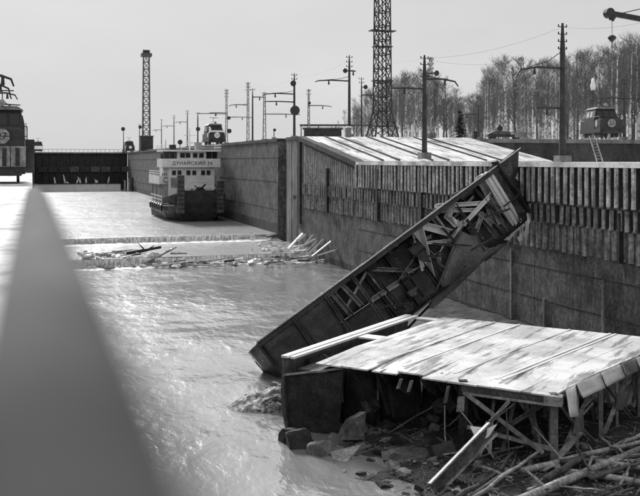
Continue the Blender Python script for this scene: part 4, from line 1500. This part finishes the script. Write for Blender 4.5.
dk = thing('fallen_gate_deck', 'snow covered steel gate deck lying flat on bent trusses in the foreground', 'gate', K(5, 5, 0))
random.seed(13)
seams = [0.0, 1.0, 1.95, 2.55, 3.6, 4.5, 5.5, 6.5, 7.6, 8.65]
B1 = 9.9
for k, (a0_, a1_) in enumerate(zip(seams, seams[1:])):
    n = 12
    rows = []
    for i in range(n + 1):
        b_ = -0.45 + rnd(-0.02, 0.02) * (i == 0) + (B1 + 0.45) * i / n
        sag = -0.10 * max(0, 1 - b_ / 2.2) * (1 + 0.8 * noise.noise(Vector((a0_, 3, 1))))
        if i == 0 and 4 < a0_ < 8:
            b_ += rnd(-0.15, 0.25)
        z = DZ + sag + 0.02 * noise.noise(Vector((k, b_ * 0.6, 0)))
        rows.append([K(a0_ + 0.012, b_, z), K(a1_ - 0.012, b_, z + 0.012 * (k % 2)), K(a1_ - 0.012, b_, z - 0.05), K(a0_ + 0.012, b_, z - 0.05)])
    MB().loft(rows).build('deck_plate', M['snow_deck'], dk)
for a_ in (1.95, 2.15, 3.6, 5.5, 6.5):
    MB().beam(K(a_, 0.1, DZ + 0.012), K(a_, B1 - 0.1, DZ + 0.03), 0.09, 0.03).build('rib', M['snow' if a_ in (1.95, 2.15, 5.5) else 'snow_deck'], dk)
# strip left of the slot, cross pieces in the slot
for (aa, bb_) in ((9.55, 9.72), (9.84, 10.12)):
    MB().prism([K(aa, -0.6, DZ), K(bb_, -0.6, DZ), K(bb_, 9.4, DZ + 0.05), K(aa, 9.4, DZ + 0.05)], -UP * 0.08).build('deck_strip', M['snow'], dk)
for b_, wd in ((3.9, 0.7), (9.0, 0.5)):
    MB().prism([K(8.66, b_, DZ - 0.01), K(9.49, b_, DZ - 0.01), K(9.49, b_ + wd, DZ - 0.01), K(8.66, b_ + wd, DZ - 0.01)], -UP * 0.06).build('cross_strip', M['snow'], dk)
MB().prism([K(8.7, -0.4, DZ - 0.45), K(9.5, -0.4, DZ - 0.45), K(9.5, 4.0, DZ - 0.4), K(8.7, 4.0, DZ - 0.4)], -UP * 0.05).build('slot_floor', M['steel_mid'], dk)
# left hull plate, curved
rows = []
for i in range(8):
    t = i / 7
    z = DZ - 0.1 - t * 3.0
    ax = 10.05 + 0.35 * math.sin(t * 2.4) - 0.5 * t
    rows.append([K(ax, -0.6, z), K(ax, 9.5, z)])
o = MB().loft(rows, close=False).build('hull_plate', M['steel_mid'], dk, smooth=True)
o.modifiers.new('t', 'SOLIDIFY').thickness = 0.04
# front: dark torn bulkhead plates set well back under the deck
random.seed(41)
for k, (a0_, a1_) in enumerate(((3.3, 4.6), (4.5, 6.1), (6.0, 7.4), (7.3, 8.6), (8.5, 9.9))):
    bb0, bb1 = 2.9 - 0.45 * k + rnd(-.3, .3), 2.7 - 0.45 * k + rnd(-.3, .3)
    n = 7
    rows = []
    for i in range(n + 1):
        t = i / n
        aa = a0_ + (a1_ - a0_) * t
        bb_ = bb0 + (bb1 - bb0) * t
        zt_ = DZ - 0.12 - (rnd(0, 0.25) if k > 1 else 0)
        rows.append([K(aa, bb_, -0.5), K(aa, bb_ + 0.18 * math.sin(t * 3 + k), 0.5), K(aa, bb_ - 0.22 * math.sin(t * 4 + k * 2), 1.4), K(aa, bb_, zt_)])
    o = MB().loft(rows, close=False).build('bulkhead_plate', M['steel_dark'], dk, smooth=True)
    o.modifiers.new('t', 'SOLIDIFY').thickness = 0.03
for k in range(16):                                      # crumpled bars hanging in the dark bay
    aa, bb_ = rnd(3.4, 8.8), rnd(0.2, 2.0)
    p_ = K(aa, bb_, DZ - 0.12)
    L = rnd(0.5, 2.2)
    pp = [p_, p_ + E1 * rnd(-.3, .3) - UP * L * 0.5, p_ + E1 * rnd(-.7, .7) + E2 * rnd(-.4, .4) - UP * L]
    if k % 2:
        MB().path(pp, 0.03, 5).build('hanging_bar', M['steel_mid' if k % 4 == 1 else 'steel_dark'], dk)
    else:
        MB().angle(pp[0], pp[2], 0.1, 0.02).build('hanging_bar', M['steel_mid' if k % 4 == 0 else 'steel_dark'], dk)
for k in range(7):
    aa = rnd(3.6, 8.0)
    c_ = K(aa, rnd(-0.1, 1.2), rnd(0.4, 2.0))
    pl_ = [c_ + E1 * rnd(.15, .45) + UP * rnd(-.2, .2), c_ + UP * rnd(.15, .5), c_ - E1 * rnd(.15, .4) + E2 * rnd(-.2, .2), c_ - UP * rnd(.2, .4)]
    MB().prism(pl_, E2 * 0.025).build('torn_plate', M['steel_dark' if k % 3 else 'steel_mid'], dk)
sheet('front_plate', [K(10.0, -0.55, 1.95), K(7.6, -0.35, 2.45), K(7.9, -0.3, -0.5), K(9.75, -0.5, -0.5)], 9, 0.22, 'steel_dark', dk, 77)
MB().beam(K(10.02, -0.6, 1.97), K(7.6, -0.4, 2.47), 0.07, 0.07).build('plate_rim', M['steel_pale'], dk)
# brackets under the front edge
for a_ in (3.4, 4.0, 4.6, 5.4, 6.1):
    MB().prism([K(a_, -0.35, DZ - 0.15), K(a_, 0.9, DZ - 0.1), K(a_, 0.7, DZ - 1.0), K(a_, 0.0, DZ - 0.6)], E1 * 0.05).build('bracket', M['steel_mid' if a_ < 5 else 'steel_dark'], dk)
for a_, l in ((3.55, 0.6), (4.9, 0.4), (5.3, 0.35)):
    MB().beam(K(a_, -0.4, DZ - 0.3), K(a_ + 0.15, -0.35, DZ - 0.3 - l), 0.14, 0.03).build('bent_tab', M['steel_pale'], dk)
# front edge girder on the trussed part
MB().prism([K(0.0, -0.40, DZ - 0.17), K(3.1, -0.40, DZ - 0.22), K(3.1, -0.40, DZ - 0.42), K(0.0, -0.40, DZ - 0.37)], E2 * 0.12).build('edge_girder', M['steel_mid'], dk)
MB().beam(K(0.1, -0.46, DZ - 0.42), K(3.0, -0.46, DZ - 0.45), 0.1, 0.06).build('edge_flange', M['steel_pale'], dk)
# posts
for (a_, b_, wd, m_) in ((0.1, -0.25, 0.24, 'lead_grey'), (3.15, -0.2, 0.28, 'steel_dark'), (0.1, 1.4, 0.1, 'steel_pale'), (0.1, 3.2, 0.15, 'lead_grey'), (0.15, 4.7, 0.1, 'steel_pale'), (0.1, 6.6, 0.14, 'lead_grey'), (0.1, 8.6, 0.12, 'steel_mid'), (3.2, 3.2, 0.2, 'steel_dark'), (3.2, 6.6, 0.2, 'steel_dark'), (6.4, 5.5, 0.2, 'steel_dark')):
    MB().beam(K(a_, b_, 0.2), K(a_, b_, DZ - 0.09), wd, wd * 0.8).build('post', M[m_], dk)
# front X bracing and lower chords
for (a0_, z0_, a1_, z1_, b_, wd, m_) in ((2.9, 2.25, 0.3, 0.75, -0.5, 0.09, 'steel_pale'), (0.4, 2.2, 3.0, 0.25, -0.38, 0.12, 'steel_mid'), (1.4, 2.2, 2.9, 0.4, -0.55, 0.08, 'steel_pale'), (2.85, 1.15, 0.0, 0.9, -0.45, 0.09, 'steel_pale'), (2.4, 0.5, 0.2, 0.3, -0.4, 0.14, 'steel_dark'), (2.6, 0.95, 1.4, 0.1, -0.6, 0.1, 'steel_mid'), (1.0, 1.0, 2.4, 0.0, 0.2, 0.16, 'steel_dark')):
    MB().angle(K(a0_, b_, z0_), K(a1_, b_, z1_), wd, 0.025).build('brace', M[m_], dk)
# side bracing with gusset stars
for (bc, zc) in ((1.35, 1.25), (4.7, 1.35), (8.0, 1.35)):
    for (db, zz) in ((-1.4, 2.4), (1.6, 2.4), (-1.4, 0.2), (1.6, 0.2)):
        MB().angle(K(0.12, bc, zc), K(0.12, bc + db, zz), 0.1, 0.025, E1).build('brace', M['steel_pale'], dk)
    MB().prism([K(0.0, bc - 0.38, zc - 0.2), K(0.0, bc - 0.25, zc + 0.3), K(0.0, bc + 0.3, zc + 0.28), K(0.0, bc + 0.36, zc - 0.22), K(0.0, bc, zc - 0.36)], E1 * 0.04).build('gusset_plate', M['lead_grey'], dk)
for (b0_, z0_, b1_, z1_) in ((2.2, 1.5, 3.1, 1.75), (2.2, 1.3, 3.1, 1.55), (5.2, 1.7, 6.4, 1.9), (5.2, 1.5, 6.4, 1.7)):
    MB().beam(K(0.3, b0_, z0_), K(0.3, b1_, z1_), 0.05, 0.06).build('lattice_bar', M['steel_pale'], dk)
MB().beam(K(0.0, -0.2, 0.55), K(0.0, 1.35, 1.0), 0.06, 0.22, E1).build('bent_bar', M['steel_pale'], dk)
random.seed(47)
for k in range(26):
    aa = random.choice((0.25, 0.9, 1.6, 2.4))
    b0_ = rnd(-0.2, 9.0)
    MB().angle(K(aa, b0_, rnd(1.9, 2.5)), K(aa + rnd(-.5, .5), b0_ + rnd(-1.8, 1.8), rnd(0.1, 0.9)), rnd(0.05, 0.09), 0.018, E1).build('brace', M['steel_pale' if k % 3 else 'lead_grey'], dk)
for k in range(12):                                      # bent rods trailing from the front frame
    a0_ = rnd(0.4, 4.5)
    p_ = K(a0_, rnd(-0.6, 0.2), rnd(1.2, 2.3))
    q_ = p_ + E1 * rnd(-1.6, 1.6) - E2 * rnd(-0.2, 0.9) - UP * rnd(0.7, 1.6)
    m_ = p_.lerp(q_, 0.5) + E1 * rnd(-.25, .25) + UP * rnd(-.2, .2)
    MB().path([p_, p_.lerp(m_, .5), m_, m_.lerp(q_, .5), q_], 0.024, 5).build('bent_rod', M['steel_pale' if k % 2 else 'steel_mid'], dk)
# hanging flaps along the right edge
fl = [(-0.35, 1.0, 0.95, 0.32), (1.1, 2.9, 0.48, 0.22), (2.95, 4.6, 0.46, 0.2), (4.65, 5.9, 0.44, 0.18), (5.95, 7.5, 0.5, 0.2), (7.55, 9.5, 0.46, 0.2)]
for k, (b0_, b1_, dr, outw) in enumerate(fl):
    if k == 0:
        pl = [K(-0.02, 0.35, DZ - 0.1), K(-0.02, 1.05, DZ - 0.06), K(-0.3, 0.6, DZ - 0.95), K(-0.3, 0.05, DZ - 0.85)]
    else:
        pl = [K(-0.02, b0_, DZ - 0.03), K(-0.02, b1_, DZ - 0.03), K(-outw, b1_ - 0.1, DZ - dr), K(-outw, b0_ + 0.05, DZ - dr - rnd(0, 0.08))]
    sheet('hanging_flap', pl, 5, 0.09, 'paint_white' if k != 3 else 'steel_pale', dk, 90 + k)
MB().box(K(0.05, -0.35, DZ - 0.28), (0.55, 0.4, 0.3), rz=-0.7).build('corner_bracket', M['steel_pale'], dk)
# torn gusset and bright plate by the inner post
MB().prism([K(3.2, -0.45, DZ - 0.6), K(2.95, -0.45, DZ - 0.55), K(2.98, -0.45, DZ - 1.05), K(3.25, -0.45, DZ - 1.1)], E2 * 0.03).build('torn_plate', M['steel_pale'], dk)

# ------------------------------------------------------------------ rubble bank
random.seed(17)


def bank_z(x, y):
    x += 1.3
    # bank runs along the right wall; falls into the water to the left
    d = (x - (11.6 + 0.10 * (y - 24)))
    t = max(-1, min(1, d / 3.5))
    base = 0.42 * t - 0.02
    if y > 33:
        base -= min(0.9, (y - 33) * 0.25) * (1 - max(0, min(1, (x - 22.5) / 2.5)))
    return base + 0.16 * noise.noise(Vector((x * 0.8, y * 0.8, 0))) + 0.07 * noise.noise(Vector((x * 2.6, y * 2.6, 5)))


grid(6, W + 0.3, 8, 62, 110, 240, bank_z).build('mud_bank', M['mud'], kind='structure', label='dark muddy rubble bank under the fallen deck', smooth=True)

ico = bmesh.new()
bmesh.ops.create_icosphere(ico, subdivisions=3, radius=1)
ICO_V = [v_.co.copy() for v_ in ico.verts]
ICO_F = [[v_.index for v_ in f.verts] for f in ico.faces]
ico.free()


def rock_mesh(seed, m, sub=True):
    mb = MB()
    off = Vector((seed * 3.7, seed * 1.3, 0))
    pts = []
    for v_ in ICO_V:
        k = 1 + 0.35 * noise.noise(v_ * 1.1 + off) + 0.12 * noise.noise(v_ * 3 + off) + 0.06 * noise.noise(v_ * 8 + off)
        q_ = v_ * k
        for ax in range(3):                              # flatten into broken facets
            q_[ax] = max(-0.72, min(0.72, q_[ax]))
        pts.append(q_)
    mb.add(pts, ICO_F)
    return mb.mesh('rubble_stone', m)


ROCKS = [rock_mesh(i, M['stone']) for i in range(5)]
ROCKS_D = [rock_mesh(i + 9, M['mud']) for i in range(3)]


def rock(x, y, z, s, label, group, dark=False, sq=1.0):
    o = bpy.data.objects.new('rubble_stone', random.choice(ROCKS_D if dark else ROCKS))
    COL.objects.link(o)
    o.location = (x, y, z)
    o.scale = (s * rnd(0.8, 1.4), s * rnd(0.8, 1.3), s * rnd(0.45, 0.8) * sq)
    o.rotation_euler = (rnd(-.3, .3), rnd(-.3, .3), rnd(0, 6.28))
    tag(o, label, 'stone', group)


for i in range(110):
    px, py = rnd(292, 470), rnd(415, 496)
    p = PZ(px, py, 0.15)
    zz = bank_z(p.x, p.y)
    if zz < -0.12:
        continue
    rock(p.x, p.y, zz + 0.03, rnd(0.08, 0.3), 'rough grey rubble stone on the mud in front of the fallen deck', 'rubble in front of the deck', dark=random.random() < 0.5)
for i in range(50):
    px, py = rnd(470, 650), rnd(440, 500)
    p = PZ(px, py, 0.3)
    rock(p.x, p.y, bank_z(p.x, p.y) + 0.02, rnd(0.06, 0.2), 'rough grey rubble stone on the bank among the logs', 'rubble among the logs', dark=random.random() < 0.5)
random.seed(57)
fd = MB()
for i in range(1700):
    px, py = rnd(290, 655), rnd(412, 505)
    p = PZ(px, py, 0.2)
    zz = bank_z(p.x, p.y)
    if zz < -0.05:
        continue
    c_ = Vector((p.x, p.y, zz + 0.02))
    r_ = rnd(0.03, 0.1)
    if i % 3:
        tt = [c_ + Vector((rnd(-1, 1), rnd(-1, 1), rnd(-.5, .8))).normalized() * r_ * rnd(.7, 1.5) for _ in range(4)]
        fd.add(tt, [(0, 1, 2), (0, 2, 3), (0, 3, 1), (1, 3, 2)])
    else:
        az = rnd(0, 6.28)
        fd.tube(c_, c_ + Vector((math.cos(az), math.sin(az), rnd(-.1, .5))) * r_ * rnd(3, 9), 0.014, 0.008, 4)
fd.build('fine_debris', M['stone'], None, 'small splinters and stone chips strewn over the mud', 'debris', kind='stuff')
# gravel islet beside the gate foot
gi = MB()
c0 = PZ(279, 404, 0.0)
rows = []
mb = grid(-2.2, 2.2, -1.4, 1.4, 44, 30, lambda x, y: 0.62 * (1 - (x / 2.1) ** 2 - (y / 1.2) ** 2) * (1 + 0.5 * noise.noise(Vector((x * 1.5, y * 1.5, 2)))) + 0.05 * noise.noise(Vector((x * 5, y * 5, 1))))
for i in range(len(mb.v)):
    mb.v[i] = mb.v[i] + Vector((c0.x, c0.y, 0))
mb.build('gravel_islet', M['gravel'], None, 'pale gravel heap in the water beside the gate foot', 'gravel', kind='stuff')
random.seed(23)
for i in range(90):
    px, py = random.gauss(279, 13), random.gauss(403, 5)
    p = PZ(px, py, 0.1)
    rock(p.x, p.y, 0.05 + max(0, 0.45 * (1 - ((px - 279) / 26) ** 2)), rnd(0.07, 0.2), 'small pale stone on the gravel heap beside the gate foot', 'stones on the gravel heap')
for px, py, s, dark, lab in ((300, 446, 0.55, True, 'dark block in the water at the foot of the hull plate'), (291, 440, 0.4, True, 'black lump just left of the hull plate foot'), (320, 453, 0.42, False, 'pale square block at the water edge below the deck'), (497, 436, 0.4, False, 'pale rock under the trussed end of the deck')):
    p = PZ(px, py, 0.0)
    rock(p.x, p.y, 0.1, s, lab, None, dark=dark, sq=1.5)
ROCKS_P = [rock_mesh(i + 20, M['foam']) for i in range(4)]
random.seed(83)
for (n_, cx, cy, sx_, sy_, z_) in ((40, 22.0, Y_S1 - 0.6, 2.4, 1.4, 0.08), (34, 24.2, Y_S1 + 3, 1.4, 2.6, SILL_Z + 0.1), (34, 11.5, Y_S1 - 0.9, 4.5, 0.5, 0.05), (22, 6.5, Y_S1 + 2.5, 2.6, 1.4, SILL_Z + 0.04)):
    for i in range(n_):
        o = bpy.data.objects.new('ice_chunk', random.choice(ROCKS_P))
        COL.objects.link(o)
        o.location = (min(W - 0.5, max(1.0, random.gauss(cx, sx_))), random.gauss(cy, sy_), z_ + rnd(0, 0.15))
        k_ = rnd(0.12, 0.38)
        o.scale = (k_ * rnd(1, 2.2), k_ * rnd(0.8, 1.4), k_ * rnd(0.3, 0.8))
        o.rotation_euler = (rnd(-.3, .3), rnd(-.3, .3), rnd(0, 6.28))
        tag(o, 'small pale ice or foam chunk among the driftwood on the weir', 'ice', 'pale chunks on the weir')
# larger broken slabs and channels under the deck
def slab(poly, th, m, label, cat, nm_='concrete_slab'):
    pts = [P(*q_) for q_ in poly]
    n = (pts[1] - pts[0]).cross(pts[2] - pts[0]).normalized()
    if n.dot(FWD) < 0:
        n = -n
    base = sum(pts, Vector()) / len(pts)
    return MB().prism(pts, n * th).build(nm_, M[m], None, label, cat, base=base)


slab([(341, 440, 30.2), (352, 420, 30.6), (366, 412, 31.0), (364, 440, 30.6)], 0.35, 'concrete', 'grey broken concrete slab standing under the deck', 'slab')
slab([(330, 452, 29.7), (362, 444, 29.9), (337, 472, 28.4)], 0.08, 'steel_pale', 'bright bent plate lying at the water edge', 'plate', 'bent_plate')
slab([(381, 452, 29.4), (404, 446, 29.6), (426, 448, 29.4), (432, 458, 28.9), (404, 464, 28.7), (383, 460, 28.9)], 0.3, 'steel_mid', 'dark grey slab lying flat under the deck', 'slab')
slab([(431, 446, 28.9), (452, 440, 29.2), (458, 455, 28.8), (436, 458, 28.5)], 0.4, 'concrete_dark', 'dark block between the flat slab and the tilted channel', 'slab')
ch = thing('steel_channel', 'pale steel channel sloping down from the deck frame to the ground', 'channel', P(434, 490, 26.2))
a_, b_ = P(433, 489, 26.2), P(492, 428, 27.6)
dv = (b_ - a_).normalized()
sd_ = dv.cross(FWD).normalized()
MB().beam(a_, b_, 0.42, 0.05, -FWD).build('web', M['steel_mid'], ch)
for s in (-1, 1):
    MB().beam(a_ + sd_ * 0.2 * s - FWD * 0.06, b_ + sd_ * 0.2 * s - FWD * 0.06, 0.05, 0.16, -FWD).build('flange', M['steel_pale'], ch)
slab([(470, 426, 27.6), (488, 428, 27.5), (497, 424, 27.6), (489, 436, 27.4), (478, 443, 27.3)], 0.05, 'paint_white', 'bright torn steel plate above the sloping channel', 'plate', 'torn_plate')

# logs and poles at the lower right
LOGS = [
    ((492, 512), (640, 449), 0.5, 0.15, 'bark_pale', 'longest pale log running from the bottom edge to the right edge'),
    ((470, 500), (545, 447), 0.7, 0.06, 'steel_pale', 'thin pale rod leaning under the deck truss'),
    ((522, 471), (655, 438), 0.55, 0.1, 'bark_pale', 'pale log just above the longest log'),
    ((556, 470), (650, 484), 0.45, 0.12, 'bark_pale', 'pale log crossing below the longest log at the right edge'),
    ((596, 462), (650, 468), 0.55, 0.11, 'bark_pale', 'short pale log at the right edge under the deck corner'),
    ((520, 473), (560, 466), 0.4, 0.09, 'bark_pale', 'short pale log at the foot of the deck truss'),
    ((548, 478), (585, 455), 0.6, 0.12, 'bark_dark', 'short dark log sticking up beside the corner post'),
    ((560, 462), (640, 456), 0.6, 0.08, 'bark_dark', 'dark thin log lying between the pale ones'),
    ((590, 478), (648, 460), 0.6, 0.08, 'bark_dark', 'dark log near the right edge'),
    ((455, 500), (505, 470), 0.35, 0.08, 'bark_dark', 'dark stick at the bottom under the truss'),
    ((612, 449), (648, 432), 0.6, 0.09, 'bark_pale', 'pale stick at the right edge below the gusset star'),
    ((600, 438), (622, 452), 0.7, 0.06, 'bark_pale', 'small pale stick behind the logs'),
    ((528, 458), (575, 452), 0.6, 0.06, 'bark_dark', 'thin dark stick across the post foot'),
    ((575, 446), (590, 470), 0.7, 0.05, 'bark_dark', 'thin dark branch standing among the logs'),
    ((500, 470), (522, 440), 0.5, 0.06, 'bark_dark', 'dark thin stick left of the corner post'),
    ((480, 470), (512, 478), 0.3, 0.07, 'bark_pale', 'short pale stick below the inner post'),
]
for (a_, b_, z_, r, m_, lab) in LOGS:
    p0, p1 = PZ(*a_, z_), PZ(*b_, z_ + rnd(0, 0.15))
    p0.z = max(p0.z, bank_z(p0.x, p0.y) + r * 0.7)
    p1.z = max(p1.z, bank_z(p1.x, p1.y) + r * 0.7)
    stick('log' if r > 0.07 else 'stick', p0, p1, r, m_, lab, 'log' if r > 0.07 else 'stick', bend=0.05)
random.seed(31)
for i in range(34):
    px, py = rnd(440, 645), rnd(448, 500)
    p = PZ(px, py, 0.4)
    p.z = bank_z(p.x, p.y) + 0.1
    L = rnd(0.6, 2.2)
    az = random.gauss(0.35, 0.6)
    q_ = p + (RIGHT * math.cos(az) + FWD * math.sin(az)) * L
    q_.z = bank_z(q_.x, q_.y) + rnd(0.1, 0.35)
    stick('stick', p, q_, rnd(0.025, 0.055), random.choice(('bark_pale', 'bark_dark', 'bark_dark')), 'thin branch or splinter in the tangle below the fallen deck', 'stick', 'tangle of sticks below the deck', bend=0.05)

# ------------------------------------------------------------------ handrail right beside the camera
hr = thing('handrail', 'blurred grey pipe handrail close to the camera along the left wall', 'railing', (0.02, 3, 8.36))
HZ = CAM_Z - 0.16
pts = [(0.015, -0.6, HZ), (0.015, 1.0, HZ), (0.013, 3.6, HZ), (0.01, 4.9, HZ - 0.01), (-0.01, 5.25, HZ - 0.1), (-0.01, 5.3, HZ - 0.4), (-0.01, 5.3, 8.36)]
MB().path(pts, [0.06, 0.058, 0.046, 0.038, 0.032, 0.03, 0.03], 14).build('pipe', M['handrail'], hr, smooth=True)
for y in (2.2, 3.8):
    MB().tube((0.02, y, 8.36), (0.012, y, HZ - 0.02), 0.022, n=10).build('post', M['handrail'], hr)
